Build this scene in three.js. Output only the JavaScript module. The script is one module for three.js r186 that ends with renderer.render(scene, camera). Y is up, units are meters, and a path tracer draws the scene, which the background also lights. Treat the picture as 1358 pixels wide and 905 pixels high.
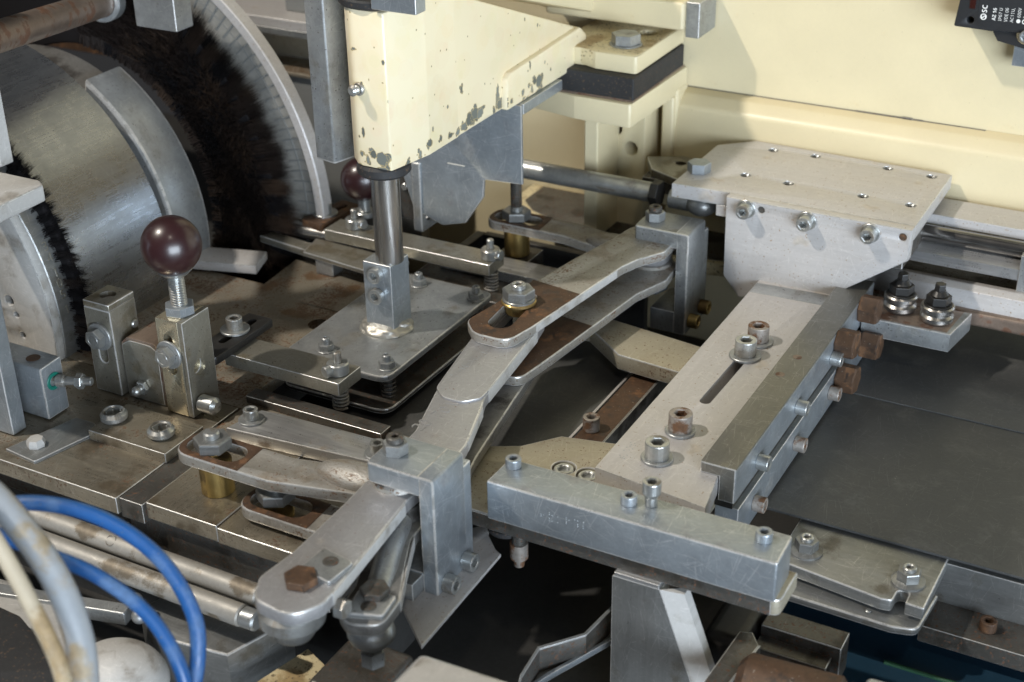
import * as THREE from 'three';
import { mergeGeometries, mergeVertices, toCreasedNormals } from 'three/addons/utils/BufferGeometryUtils.js';
import { RoundedBoxGeometry } from 'three/addons/geometries/RoundedBoxGeometry.js';
import { FontLoader } from 'three/addons/loaders/FontLoader.js';
import { TextGeometry } from 'three/addons/geometries/TextGeometry.js';
import { RectAreaLightUniformsLib } from 'three/addons/lights/RectAreaLightUniformsLib.js';

// ---------------------------------------------------------------- camera, light, exposure
const MM = 0.001;
const scene = new THREE.Scene();
const camera = new THREE.PerspectiveCamera(26.13, 1358 / 905, 0.02, 40);
camera.position.set(319.7 * MM, 422.4 * MM, 588.9 * MM);
camera.rotation.set(-0.493258, 0.504194, -0.0174733, 'YXZ');
camera.focus = 0.8; camera.userData.fStop = 10;
const renderer = new THREE.WebGLRenderer({ antialias: true });
renderer.toneMapping = THREE.LinearToneMapping;
renderer.toneMappingExposure = 0.97;
renderer.shadowMap.enabled = true;
RectAreaLightUniformsLib.init();
scene.background = new THREE.Color(0.03, 0.03, 0.031);                 // the dim hall all round
const LAMPS = [
  // name, label, position (m), aimed at, width, height, colour, light intensity, glow
  ['hall_lamp', 'bright warm hall lamp above and left of the machine', [-1.24, 2.15, 0.92], [0, 0, 0], 0.065, 0.065, [1, 0.925, 0.82], 4100, 60],
  ['hall_lamp', 'second warm hall lamp high above the machine, behind the camera', [0.9, 2.3, 1.2], [0, 0, -0.1], 0.12, 0.12, [1, 0.91, 0.78], 90, 30],
  ['hall_window', 'tall bluish daylight window at the right behind the camera', [2.0, 0.25, 1.75], [0, 0, 0], 1.9, 1.3, [0.77, 0.88, 1], 14, 3],
];

// ---------------------------------------------------------------- random and noise fields
function rng(seed) { let s = seed >>> 0; return () => { s = (s + 0x6d2b79f5) | 0; let t = Math.imul(s ^ (s >>> 15), 1 | s); t = (t + Math.imul(t ^ (t >>> 7), 61 | t)) ^ t; return ((t ^ (t >>> 14)) >>> 0) / 4294967296; }; }
const rnd = rng(77), N = 512, TILE = 100;
function field(fx, fy, oct, seed) {
  const out = new Float32Array(N * N);
  let amp = 1, tot = 0;
  for (let o = 0; o < oct; o++, amp *= 0.5) {
    const gx = fx << o, gy = fy << o; if (gx > N || gy > N) break;
    const r = rng(seed * 31 + o * 7), g = new Float32Array(gx * gy); for (let i = 0; i < g.length; i++) g[i] = r();
    tot += amp;
    for (let y = 0; y < N; y++) {
      const v = y / N * gy, y0 = Math.floor(v), ty = v - y0, sy = ty * ty * (3 - 2 * ty), a = (y0 % gy) * gx, b = ((y0 + 1) % gy) * gx;
      for (let x = 0; x < N; x++) {
        const u = x / N * gx, x0 = Math.floor(u), tx = u - x0, sx = tx * tx * (3 - 2 * tx), p = x0 % gx, q = (x0 + 1) % gx;
        out[y * N + x] += amp * ((g[a + p] * (1 - sx) + g[a + q] * sx) * (1 - sy) + (g[b + p] * (1 - sx) + g[b + q] * sx) * sy);
      }
    }
  }
  for (let i = 0; i < out.length; i++) out[i] /= tot;
  return out;
}
const F = { coarse: field(4, 4, 6, 1), mid: field(16, 16, 5, 2), fine: field(64, 64, 3, 3), grain: field(256, 256, 2, 4), streak: field(4, 128, 3, 5), streak2: field(2, 64, 4, 8), blot: field(6, 6, 6, 6), spot: field(90, 90, 2, 7), fleck: field(24, 24, 4, 12) };
F.rusty = F.spot.map((v, i) => 0.5 * v + 0.5 * F.blot[i] + 0.12 * (F.coarse[i] - 0.5));
F.scratch = new Float32Array(N * N); { const r = rng(99); for (let i = 0; i < 900; i++) { let x = r() * N, y = r() * N; const a = (r() < 0.6 ? 0 : 1.57) + (r() - 0.5) * 1.1, L = 12 + r() * r() * 170, w = 0.25 + r() * 0.75, b = (r() - 0.5) * 0.004; for (let j = 0; j < L; j++) { x += Math.cos(a + b * j); y += Math.sin(a + b * j); const p = ((Math.round(y) % N + N) % N) * N + ((Math.round(x) % N + N) % N), q = (p + 1) % (N * N), k = w * Math.sin(j / L * 3.14); F.scratch[p] = Math.max(F.scratch[p], k); F.scratch[q] = Math.max(F.scratch[q], k * 0.5); } } }
const smooth = (a, b, x) => { const t = Math.min(1, Math.max(0, (x - a) / (b - a))); return t * t * (3 - 2 * t); };
const enc = (v) => { v = Math.min(1, Math.max(0, v)); return 255 * (v <= 0.0031308 ? 12.92 * v : 1.055 * Math.pow(v, 1 / 2.4) - 0.055); };
// s: base, metal, rough, roughVar, fine, coarse, streak, grain (amounts), layers [[field, from, to, colour, metal, rough, shift]], bump
function makeMat(name, s) {
  const col = new Uint8Array(N * N * 4), aux = new Uint8Array(N * N * 4), sh = Math.floor((s.seed ?? name.length * 53) * 1031) % (N * N);
  for (let i = 0; i < N * N; i++) {
    const j = (i + sh) % (N * N);
    let k = 1 + (s.fine ?? 0) * (F.fine[j] - 0.5) * 2 + (s.coarse ?? 0) * (F.coarse[j] - 0.5) * 2 + (s.streak ?? 0) * ((F.streak[j] - 0.5) + (F.streak2[j] - 0.5)) * 2 + (s.grain ?? 0) * (F.grain[j] - 0.5) * 2 + (s.midv ?? 0) * (F.mid[j] - 0.5) * 2;
    const mk = (s.metal ?? 0) < 0.84 ? 0.86 : 0.95;
    let c0 = s.base[0] * k, c1 = s.base[1] * k, c2 = s.base[2] * k, m = (s.metal ?? 0) * mk, r = (s.rough ?? 0.5) + (s.roughVar ?? 0.08) * ((F.mid[j] - 0.5) * 2 + (F.streak[j] - 0.5) * (s.streak ? 2 : 0) + (F.grain[j] - 0.5));
    let h = 0.5 + 0.5 * (F.fine[j] - 0.5) + 0.35 * (F.grain[j] - 0.5) + (s.hs ?? 0) * (F.streak[j] - 0.5);
    for (const [f, a, b, c, lm, lr, shift = 0, lh = 0] of s.layers ?? []) {
      const w = smooth(a, b, F[f][(j + shift * 7919) % (N * N)] + 0.12 * (F.grain[j] - 0.5));
      if (w <= 0) continue;
      const t = 1 + 0.5 * (F.fine[j] - 0.5);
      c0 += (c[0] * t - c0) * w; c1 += (c[1] * t - c1) * w; c2 += (c[2] * t - c2) * w; m += ((lm === undefined ? m : lm * mk) - m) * w; r += ((lr ?? r) - r) * w; h += lh * w;
    }
    const o = i * 4;
    col[o] = enc(c0); col[o + 1] = enc(c1); col[o + 2] = enc(c2); col[o + 3] = 255;
    aux[o] = 255 * Math.min(1, Math.max(0, h)); aux[o + 1] = 255 * Math.min(1, Math.max(0.04, r)); aux[o + 2] = 255 * Math.min(1, Math.max(0, m)); aux[o + 3] = 255;
  }
  const tex = (d, srgb) => { const t = new THREE.DataTexture(d, N, N, THREE.RGBAFormat); t.wrapS = t.wrapT = THREE.RepeatWrapping; t.magFilter = THREE.LinearFilter; t.minFilter = THREE.LinearMipmapLinearFilter; t.generateMipmaps = true; if (srgb) t.colorSpace = THREE.SRGBColorSpace; t.needsUpdate = true; return t; };
  const ct = tex(col, true), at = tex(aux, false);
  const m = new THREE.MeshPhysicalMaterial({ name, map: ct, roughnessMap: at, metalnessMap: at, roughness: 1, metalness: 1, ...(s.extra ?? {}) });
  if (s.bump) { m.bumpMap = at; m.bumpScale = s.bump * MM; }
  return m;
}
const RUST = [0.12, 0.06, 0.034], GRIME = [0.06, 0.05, 0.04], OIL = [0.12, 0.095, 0.065];
const M = {
  zinc: makeMat('zinc plated steel', { base: [0.335, 0.37, 0.4], metal: 0.75, rough: 0.36, fine: 0.08, midv: 0.1, coarse: 0.1, grain: 0.05, bump: 0.04, layers: [['scratch', 0.25, 0.9, [0.56, 0.58, 0.6], undefined, 0.34, 1], ['blot', 0.62, 0.8, [0.33, 0.345, 0.355], 0.7, 0.5]] }),
  zincDull: makeMat('dull zinc', { base: [0.33, 0.342, 0.345], metal: 0.75, rough: 0.4, fine: 0.1, midv: 0.12, coarse: 0.15, grain: 0.08, bump: 0.05, seed: 3, layers: [['scratch', 0.25, 0.9, [0.44, 0.45, 0.44], undefined, 0.34, 2], ['blot', 0.58, 0.8, [0.24, 0.235, 0.215], 0.6, 0.55], ['spot', 0.84, 0.9, GRIME, 0.2, 0.7, 3]] }),
  screw: makeMat('screw zinc', { base: [0.45, 0.46, 0.45], metal: 0.85, rough: 0.34, fine: 0.1, midv: 0.15, seed: 5, layers: [['blot', 0.6, 0.75, [0.22, 0.2, 0.17], 0.6, 0.5]] }),
  screwRust: makeMat('rusty screw', { base: [0.32, 0.29, 0.26], metal: 0.6, rough: 0.5, fine: 0.2, seed: 7, layers: [['mid', 0.42, 0.62, [0.13, 0.065, 0.032], 0.1, 0.8]] }),
  cast: makeMat('silver casting', { base: [0.38, 0.378, 0.385], metal: 0.6, rough: 0.42, fine: 0.05, coarse: 0.05, grain: 0.07, bump: 0.22, seed: 9, layers: [['scratch', 0.25, 0.9, [0.52, 0.52, 0.53], undefined, 0.34, 3], ['spot', 0.86, 0.92, [0.2, 0.12, 0.08], 0.1, 0.7, 2], ['blot', 0.72, 0.9, [0.33, 0.315, 0.3], 0.4, 0.55, 5]] }),
  castDirty: makeMat('worn silver casting', { base: [0.33, 0.315, 0.285], metal: 0.5, rough: 0.48, fine: 0.1, coarse: 0.12, grain: 0.08, bump: 0.24, seed: 11, layers: [['scratch', 0.25, 0.9, [0.45, 0.43, 0.4], undefined, 0.34, 4], ['blot', 0.55, 0.78, [0.24, 0.21, 0.17], 0.3, 0.6], ['rusty', 0.66, 0.74, [0.17, 0.105, 0.065], 0.1, 0.8, 11], ['spot', 0.8, 0.87, RUST, 0.1, 0.8, 4]] }),
  castDark: makeMat('oily casting', { base: [0.24, 0.235, 0.225], metal: 0.6, rough: 0.45, fine: 0.12, coarse: 0.25, grain: 0.08, bump: 0.22, seed: 12, layers: [['blot', 0.5, 0.7, [0.07, 0.065, 0.06], 0.4, 0.5]] }),
  rustPad: makeMat('rusted steel', { base: [0.078, 0.043, 0.024], metal: 0.15, rough: 0.6, fine: 0.25, coarse: 0.25, grain: 0.15, bump: 0.06, seed: 13, layers: [['mid', 0.6, 0.75, [0.15, 0.075, 0.035], 0.1, 0.75], ['fleck', 0.6, 0.78, [0.045, 0.03, 0.022], 0.2, 0.5], ['spot', 0.84, 0.9, [0.2, 0.17, 0.14], 0.4, 0.5, 3]] }),
  alu: makeMat('pale aluminium', { base: [0.5, 0.485, 0.475], metal: 0.35, rough: 0.5, fine: 0.03, coarse: 0.04, streak: 0.05, grain: 0.03, seed: 15, layers: [['scratch', 0.25, 0.9, [0.58, 0.565, 0.55], undefined, 0.34, 5], ['spot', 0.82, 0.88, [0.3, 0.22, 0.15], 0.1, 0.7, 1], ['blot', 0.72, 0.85, [0.47, 0.43, 0.38], 0.3, 0.55, 9]] }),
  aluRaw: makeMat('milled aluminium', { base: [0.56, 0.56, 0.56], metal: 0.85, rough: 0.34, streak: 0.14, fine: 0.04, coarse: 0.06, hs: 0.3, bump: 0.02, seed: 17, layers: [['blot', 0.62, 0.8, [0.3, 0.25, 0.2], 0.5, 0.5, 3]] }),
  deck: makeMat('oiled deck steel', { base: [0.26, 0.232, 0.182], metal: 0.75, rough: 0.36, roughVar: 0.12, fine: 0.08, coarse: 0.25, streak: 0.05, grain: 0.05, seed: 19, layers: [['scratch', 0.25, 0.9, [0.38, 0.35, 0.29], undefined, 0.34, 6], ['blot', 0.58, 0.74, [0.14, 0.115, 0.08], 0.6, 0.42], ['rusty', 0.66, 0.73, [0.12, 0.075, 0.045], 0.1, 0.8, 2], ['spot', 0.88, 0.93, RUST, 0.1, 0.8, 6]] }),
  deckRust: makeMat('spotted deck steel', { base: [0.255, 0.226, 0.178], metal: 0.55, rough: 0.46, roughVar: 0.1, fine: 0.1, coarse: 0.2, grain: 0.08, seed: 21, layers: [['scratch', 0.25, 0.9, [0.33, 0.3, 0.25], undefined, 0.34, 7], ['blot', 0.6, 0.75, [0.14, 0.09, 0.05], 0.3, 0.6], ['rusty', 0.59, 0.68, [0.14, 0.08, 0.045], 0.1, 0.8, 2], ['spot', 0.84, 0.9, [0.1, 0.055, 0.03], 0.1, 0.8, 8]] }),
  beige: makeMat('beige passivated steel', { base: [0.38, 0.345, 0.265], metal: 0.5, rough: 0.48, fine: 0.05, coarse: 0.1, grain: 0.05, seed: 23, layers: [['scratch', 0.25, 0.9, [0.46, 0.42, 0.34], undefined, 0.34, 8], ['blot', 0.6, 0.8, [0.3, 0.26, 0.19], 0.4, 0.5, 2], ['spot', 0.82, 0.88, [0.13, 0.075, 0.04], 0.1, 0.8, 5], ['rusty', 0.7, 0.77, [0.17, 0.11, 0.07], 0.2, 0.7, 4]] }),
  steel: makeMat('blued steel', { base: [0.25, 0.255, 0.25], metal: 0.8, rough: 0.38, fine: 0.06, coarse: 0.16, streak: 0.08, grain: 0.06, seed: 25, layers: [['scratch', 0.25, 0.9, [0.38, 0.38, 0.37], undefined, 0.34, 9], ['blot', 0.6, 0.8, [0.13, 0.12, 0.1], 0.6, 0.45]] }),
  steelDark: makeMat('dark oily steel', { base: [0.11, 0.105, 0.095], metal: 0.65, rough: 0.42, fine: 0.12, coarse: 0.3, grain: 0.06, seed: 27, layers: [['scratch', 0.25, 0.9, [0.19, 0.18, 0.17], undefined, 0.34, 10], ['blot', 0.56, 0.72, [0.05, 0.044, 0.036], 0.4, 0.5], ['spot', 0.72, 0.8, RUST, 0.1, 0.8, 3]] }),
  ground: makeMat('ground bar steel', { base: [0.205, 0.2, 0.18], metal: 0.8, rough: 0.4, fine: 0.04, coarse: 0.12, grain: 0.08, streak: 0.08, bump: 0.02, seed: 29, layers: [['scratch', 0.25, 0.9, [0.36, 0.355, 0.33], undefined, 0.34, 11], ['spot', 0.92, 0.96, [0.12, 0.07, 0.04], 0.2, 0.8, 3]] }),
  chrome: makeMat('polished shaft', { base: [0.56, 0.545, 0.52], metal: 1, rough: 0.22, roughVar: 0.04, fine: 0.03, coarse: 0.08, seed: 31, layers: [['spot', 0.9, 0.95, [0.22, 0.13, 0.07], 0.3, 0.6, 2]] }),
  roller: makeMat('oily roller steel', { base: [0.36, 0.345, 0.325], metal: 1, rough: 0.3, roughVar: 0.05, fine: 0.03, coarse: 0.1, seed: 83 }),
  shaft: makeMat('oily black shaft', { base: [0.3, 0.29, 0.28], metal: 1, rough: 0.2, roughVar: 0.04, fine: 0.04, coarse: 0.1, seed: 85 }),
  brass: makeMat('brass', { base: [0.47, 0.34, 0.13], metal: 0.95, rough: 0.36, fine: 0.08, coarse: 0.2, streak: 0.08, seed: 33, layers: [['blot', 0.55, 0.72, [0.22, 0.15, 0.06], 0.7, 0.5]] }),
  gold: makeMat('passivated bright steel', { base: [0.62, 0.56, 0.42], metal: 0.9, rough: 0.28, roughVar: 0.1, fine: 0.08, coarse: 0.12, seed: 35, layers: [['scratch', 0.25, 0.9, [0.7, 0.64, 0.47], undefined, 0.34, 13], ['spot', 0.9, 0.95, [0.1, 0.075, 0.04], 0.2, 0.7, 2], ['blot', 0.62, 0.78, [0.3, 0.24, 0.14], 0.6, 0.5]] }),  // warm lamp reflection put into the base colour
  latch: makeMat('grey latch steel', { base: [0.3, 0.285, 0.24], metal: 0.8, rough: 0.36, fine: 0.08, coarse: 0.2, grain: 0.06, seed: 37, layers: [['scratch', 0.25, 0.9, [0.42, 0.4, 0.35], undefined, 0.34, 12], ['blot', 0.56, 0.74, [0.17, 0.145, 0.1], 0.6, 0.5], ['spot', 0.84, 0.9, GRIME, 0.2, 0.7, 2]] }),
  black: makeMat('black oxide', { base: [0.022, 0.021, 0.02], metal: 0.3, rough: 0.4, fine: 0.2, coarse: 0.3, seed: 39 }),
  rubber: makeMat('black rubber', { base: [0.022, 0.022, 0.023], metal: 0, rough: 0.7, fine: 0.15, coarse: 0.3, seed: 41, layers: [['spot', 0.74, 0.82, [0.09, 0.06, 0.04], 0, 0.8, 3]] }),
  cream: makeMat('cream paint', { base: [0.64, 0.56, 0.37], metal: 0, rough: 0.36, roughVar: 0.05, fine: 0.015, coarse: 0.05, seed: 43, bump: 0.03, layers: [['spot', 0.94, 0.96, [0.3, 0.24, 0.15], 0, 0.6, 3], ['blot', 0.8, 0.95, [0.6, 0.49, 0.29], 0, 0.42, 7]] }),
  creamDirty: makeMat('grimy cream paint', { base: [0.66, 0.57, 0.36], metal: 0, rough: 0.45, fine: 0.04, coarse: 0.14, seed: 45, bump: 0.05, layers: [['blot', 0.52, 0.7, [0.36, 0.26, 0.13], 0, 0.5], ['spot', 0.72, 0.8, [0.13, 0.1, 0.06], 0, 0.7, 3]] }),
  drum: makeMat('spun drum aluminium', { base: [0.31, 0.325, 0.345], metal: 0.95, rough: 0.3, roughVar: 0.08, streak: 0.07, fine: 0.05, coarse: 0.1, seed: 47, hs: 0.2, bump: 0.012, layers: [['scratch', 0.25, 0.9, [0.42, 0.43, 0.45], undefined, 0.34, 15]] }),
  sheet: makeMat('dark belt sheet', { base: [0.08, 0.081, 0.08], metal: 0.25, rough: 0.42, fine: 0.05, coarse: 0.06, grain: 0.12, seed: 49, layers: [['blot', 0.55, 0.8, [0.1, 0.099, 0.094], 0.15, 0.5, 4], ['scratch', 0.25, 0.9, [0.12, 0.12, 0.118], undefined, 0.34, 14], ['spot', 0.925, 0.94, [0.3, 0.28, 0.23], 0, 0.8, 5]] }),
  pit: makeMat('oiled black plate', { base: [0.045, 0.044, 0.042], metal: 0.3, rough: 0.5, fine: 0.15, coarse: 0.25, seed: 51 }),  // near-black colour carries the shade of the pits
  blue: makeMat('dark blue paint', { base: [0.012, 0.035, 0.06], metal: 0, rough: 0.35, fine: 0.08, coarse: 0.2, seed: 53 }),
  tube: makeMat('galvanised tube', { base: [0.34, 0.325, 0.295], metal: 0.4, rough: 0.55, fine: 0.08, coarse: 0.12, grain: 0.06, seed: 55, layers: [['scratch', 0.25, 0.9, [0.4, 0.38, 0.34], undefined, 0.34, 17], ['blot', 0.62, 0.74, [0.19, 0.16, 0.12], 0.5, 0.55]] }),
  barRust: makeMat('browned round bar', { base: [0.26, 0.2, 0.16], metal: 0.7, rough: 0.38, fine: 0.12, coarse: 0.3, grain: 0.15, seed: 57, layers: [['mid', 0.55, 0.7, [0.15, 0.08, 0.05], 0.3, 0.6]] }),
  rimAlu: makeMat('dull ring plastic', { base: [0.25, 0.245, 0.225], metal: 0.1, rough: 0.45, fine: 0.1, coarse: 0.2, midv: 0.2, seed: 59 }),
  grey: makeMat('grey painted panel', { base: [0.2, 0.205, 0.2], metal: 0.1, rough: 0.5, fine: 0.06, coarse: 0.1, seed: 61 }),
  pale: makeMat('pale grey casting', { base: [0.46, 0.455, 0.44], metal: 0.2, rough: 0.62, fine: 0.05, coarse: 0.08, grain: 0.04, seed: 63, layers: [['scratch', 0.25, 0.9, [0.56, 0.55, 0.53], undefined, 0.34, 16], ['blot', 0.6, 0.78, [0.33, 0.31, 0.28], 0.3, 0.55]] }),
};
M.edge = makeMat('rubbed bright edge', { base: [0.62, 0.615, 0.6], metal: 0.6, rough: 0.32, fine: 0.08, midv: 0.12, seed: 81, layers: [['mid', 0.55, 0.68, [0.42, 0.415, 0.4], 0.6, 0.42]] });  // rubbed metal, with edge highlights put into the chamfer colour
const GLINT_WEAR = new Set(['zinc', 'zincDull', 'cast', 'castDirty', 'castDark', 'alu', 'aluRaw', 'deck', 'beige', 'steel', 'steelDark', 'ground', 'latch', 'pale'].map((k) => M[k]));
const plain = (name, c, metal, rough, extra = {}) => new THREE.MeshPhysicalMaterial({ name, color: new THREE.Color().setRGB(...c), metalness: metal, roughness: rough, ...extra });
M.bakelite = plain('plum bakelite', [0.027, 0.0095, 0.0105], 0, 0.34, { clearcoat: 0.4, clearcoatRoughness: 0.2, bumpMap: M.steel.bumpMap });
M.hoseBlue = makeMat('blue hose', { base: [0.016, 0.082, 0.25], metal: 0, rough: 0.38, fine: 0.05, coarse: 0.12, seed: 75, layers: [['blot', 0.5, 0.75, [0.06, 0.13, 0.27], 0, 0.7], ['spot', 0.86, 0.93, [0.16, 0.16, 0.16], 0, 0.8, 3]] });
M.hoseClear = makeMat('milky hose', { base: [0.36, 0.385, 0.41], metal: 0, rough: 0.42, fine: 0.04, coarse: 0.12, seed: 71, layers: [['blot', 0.56, 0.72, [0.36, 0.29, 0.19], 0, 0.6]], extra: { transmission: 0.2, thickness: 0 } });
M.hoseBeige = makeMat('yellowed hose', { base: [0.46, 0.4, 0.3], metal: 0, rough: 0.45, fine: 0.04, coarse: 0.15, seed: 73, layers: [['blot', 0.56, 0.72, [0.3, 0.22, 0.12], 0, 0.6]] });
M.bristle = plain('brown bristle', [0.016, 0.0095, 0.007], 0, 0.6);
M.bristleTan = plain('tan bristle', [0.04, 0.024, 0.015], 0, 0.6);
M.bristleBlack = plain('black bristle', [0.011, 0.01, 0.011], 0, 0.95, { specularIntensity: 0.3 });
M.plastic = plain('black plastic', [0.02, 0.021, 0.023], 0, 0.45);
M.clear = plain('smoky clear plastic', [0.7, 0.74, 0.76], 0, 0.12, { transmission: 0.85, thickness: 0 });
M.weld = plain('weld bead', [0.52, 0.5, 0.45], 0.8, 0.42, { bumpMap: M.cast.bumpMap, bumpScale: 0.0004 });
M.green = plain('green ring', [0.01, 0.16, 0.12], 0, 0.4);
M.yellow = plain('yellow tape', [0.35, 0.27, 0.02], 0, 0.5);
M.white = plain('white mark', [0.5, 0.48, 0.42], 0, 0.6);

// cream paint with chips knocked off along the lower edges (pieces of bare grey metal with outlines of their own)
{
  const S = 2048, cv = document.createElement('canvas'); cv.width = cv.height = S; const x = cv.getContext('2d'), r = rng(5);
  x.fillStyle = 'rgb(229,217,186)'; x.fillRect(0, 0, S, S);
  for (let i = 0; i < 1500; i++) { x.fillStyle = `rgba(${196 + r() * 30},${170 + r() * 30},${110 + r() * 30},${0.02 + r() * 0.04})`; const a = 5 + r() * 50; x.beginPath(); x.arc(r() * S, r() * S, a, 0, 7); x.fill(); }
  const px = S / 320;                                                   // 320 mm per picture
  const chip = (u, v, w, h) => { if (w > 1.4) { for (let k = 0; k < 5; k++) chip1(u + (r() - 0.5) * w * 1.5, v + (r() - 0.5) * h * 1.5, w * (0.25 + r() * 0.4), h * (0.25 + r() * 0.4)); } chip1(u, v, w * 0.8, h * 0.8); };
  const chip1 = (u, v, w, h) => { const n = 16 + Math.floor(r() * 10); const pts = []; for (let i = 0; i < n; i++) { const a = i / n * 6.283, k = 0.7 + r() * 0.4; pts.push([u * px + Math.cos(a) * w * px * k, S - v * px + Math.sin(a) * h * px * k]); }
    x.beginPath(); pts.forEach((p, i) => i ? x.lineTo(p[0], p[1]) : x.moveTo(p[0], p[1])); x.closePath(); x.fillStyle = 'rgb(208,186,138)'; x.lineWidth = 3; x.strokeStyle = 'rgb(196,172,122)'; x.stroke(); const g = 96 + r() * 34; x.fillStyle = `rgb(${g},${g + 4},${g - 2})`; x.fill(); };
  const face = (z) => ((z + 640) % 320);                                // u runs with -z on the arm's side: u = -z
  for (const [z, y, w, h] of [[-62, 121, 2, 2.5], [-72, 123, 1.6, 3], [-80, 127, 3, 3], [-84, 134, 1, 2], [-92, 126, 2, 2], [-103, 124, 3, 2], [-112, 123, 4, 2.5], [-120, 124, 5, 3], [-127, 126, 6, 5], [-133, 128, 5, 5], [-139, 126, 5, 4], [-118, 147, 2, 3], [-101, 142, 1.3, 1.5], [-156, 122, 2, 3], [-161, 130, 2.4, 9], [-163, 124, 4, 4], [-171, 124, 2, 2], [-186, 125, 2, 3], [-194, 127, 1.6, 2]]) chip(-z, y, w, h);
  for (const [bx, y, w, h] of [[-112, 126, 5, 5], [-118, 128, 3, 3], [-109, 121, 2, 3], [-122, 124, 1.5, 3], [-112, 120, 4, 1.5], [-124, 140, 1.3, 4], [-127, 137, 0.7, 0.8], [-123, 168, 0.9, 1.4], [-127, 187, 1.8, 1], [-106, 160, 1, 1.6], [-108, 182, 1.2, 1.6], [-104, 136, 0.8, 1.5], [-96, 129, 1, 1.5], [-131, 202, 0.6, 0.6], [-104, 204, 0.5, 0.7], [-133, 121, 2, 1], [-128, 119.6, 2, 1]]) chip(bx + 320, y, w, h);
  for (let i = 0; i < 90; i++) chip(r() * 320, 112 + r() * 110, 0.25 + r() * 0.3, 0.25 + r() * 0.4);
  for (const [z0, y0, z1, y1] of [[-167, 141.5, -274, 143], [-150, 214, -150, 214]]) { x.strokeStyle = 'rgba(120,96,52,.0)'; x.beginPath(); x.moveTo(-z0 * px, S - y0 * px); x.lineTo(-z1 * px, S - y1 * px); x.stroke(); }
  const t = new THREE.CanvasTexture(cv); t.colorSpace = THREE.SRGBColorSpace; t.wrapS = t.wrapT = THREE.RepeatWrapping;
  M.creamChip = new THREE.MeshPhysicalMaterial({ name: 'chipped cream paint', map: t, roughness: 0.34, metalness: 0, bumpMap: M.cream.bumpMap, bumpScale: 0 });
  M.creamChip.bumpMap = null; M.creamChip.userData.own = 320;
}

// ---------------------------------------------------------------- geometry helpers (all in millimetres of the machine)
const V = (a) => new THREE.Vector3(...a), UP = new THREE.Vector3(0, 1, 0);
function clean(g) { if (g.index) g = g.toNonIndexed(); for (const k of Object.keys(g.attributes)) if (!['position', 'normal', 'uv'].includes(k)) g.deleteAttribute(k); return g; }
function boxUV(g0, tile = TILE) {
  const g = clean(g0), p = g.attributes.position, uv = new Float32Array(p.count * 2); g.computeBoundingBox();
  const sz = g.boundingBox.getSize(new THREE.Vector3()), d = [sz.x, sz.y, sz.z], a = new THREE.Vector3(), b = new THREE.Vector3(), c = new THREE.Vector3();
  const n = new THREE.Vector3();
  for (let i = 0; i < p.count; i += 3) {
    a.fromBufferAttribute(p, i); b.fromBufferAttribute(p, i + 1); c.fromBufferAttribute(p, i + 2); n.copy(b).sub(a).cross(c.sub(a));
    const w = [Math.abs(n.x), Math.abs(n.y), Math.abs(n.z)], k = w[0] > w[1] && w[0] > w[2] ? 0 : w[1] >= w[2] ? 1 : 2;
    let [s, t] = k === 0 ? [2, 1] : k === 1 ? [0, 2] : [0, 1]; if (tile === TILE && d[t] > d[s]) [s, t] = [t, s];
    for (let j = 0; j < 3; j++) { const q = [p.getX(i + j), p.getY(i + j), p.getZ(i + j)]; uv[(i + j) * 2] = (tile !== TILE && s === 2 ? -q[s] : q[s]) / tile; uv[(i + j) * 2 + 1] = q[t] / tile; }
  }
  g.setAttribute('uv', new THREE.BufferAttribute(uv, 2)); return g;
}
const boxRaw = (x0, x1, y0, y1, z0, z1, r = 0.6) => { const w = x1 - x0, h = y1 - y0, d = z1 - z0; const g = new RoundedBoxGeometry(w, h, d, 2, Math.min(r, w / 2.1, h / 2.1, d / 2.1)); g.translate((x0 + x1) / 2, (y0 + y1) / 2, (z0 + z1) / 2); return g; };
const box = (...q) => { const g = boxRaw(...q), o = boxUV(g); if ((q[6] ?? 0.6) <= 1.2) o.userData.glintWear = 3; return o; };
function rp(pts, dr = 0) {                                               // closed outline with rounded corners: [x, y, r]
  const out = [], n = pts.length;
  for (let i = 0; i < n; i++) {
    const p = pts[i], r = p[2] ?? dr, a = pts[(i + n - 1) % n], b = pts[(i + 1) % n];
    if (!r) { out.push(new THREE.Vector2(p[0], p[1])); continue; }
    const P = new THREE.Vector2(p[0], p[1]), A = new THREE.Vector2(a[0], a[1]).sub(P), B = new THREE.Vector2(b[0], b[1]).sub(P), la = A.length(), lb = B.length(); A.normalize(); B.normalize();
    const t = Math.min(r / Math.tan(Math.acos(Math.min(1, Math.max(-1, A.dot(B)))) / 2), la * 0.49, lb * 0.49), s = P.clone().addScaledVector(A, t), e = P.clone().addScaledVector(B, t), m = Math.max(3, Math.ceil(t / 1.2)), k = Math.min(m, 8);
    for (let j = 0; j <= k; j++) { const u = j / k, v = 1 - u; out.push(new THREE.Vector2(v * v * s.x + 2 * u * v * P.x + u * u * e.x, v * v * s.y + 2 * u * v * P.y + u * u * e.y)); }
  }
  return out;
}
const circ = (x, y, r, n = 24) => Array.from({ length: n }, (_, i) => [x + r * Math.cos(i / n * 6.2832), y + r * Math.sin(i / n * 6.2832)]);
const slot = (x0, y0, x1, y1, w) => { const a = Math.atan2(y1 - y0, x1 - x0), o = []; for (let i = 0; i <= 10; i++) { const t = a + Math.PI / 2 + i / 10 * Math.PI; o.push([x0 + w / 2 * Math.cos(t), y0 + w / 2 * Math.sin(t)]); } for (let i = 0; i <= 10; i++) { const t = a - Math.PI / 2 + i / 10 * Math.PI; o.push([x1 + w / 2 * Math.cos(t), y1 + w / 2 * Math.sin(t)]); } return o; };
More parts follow.
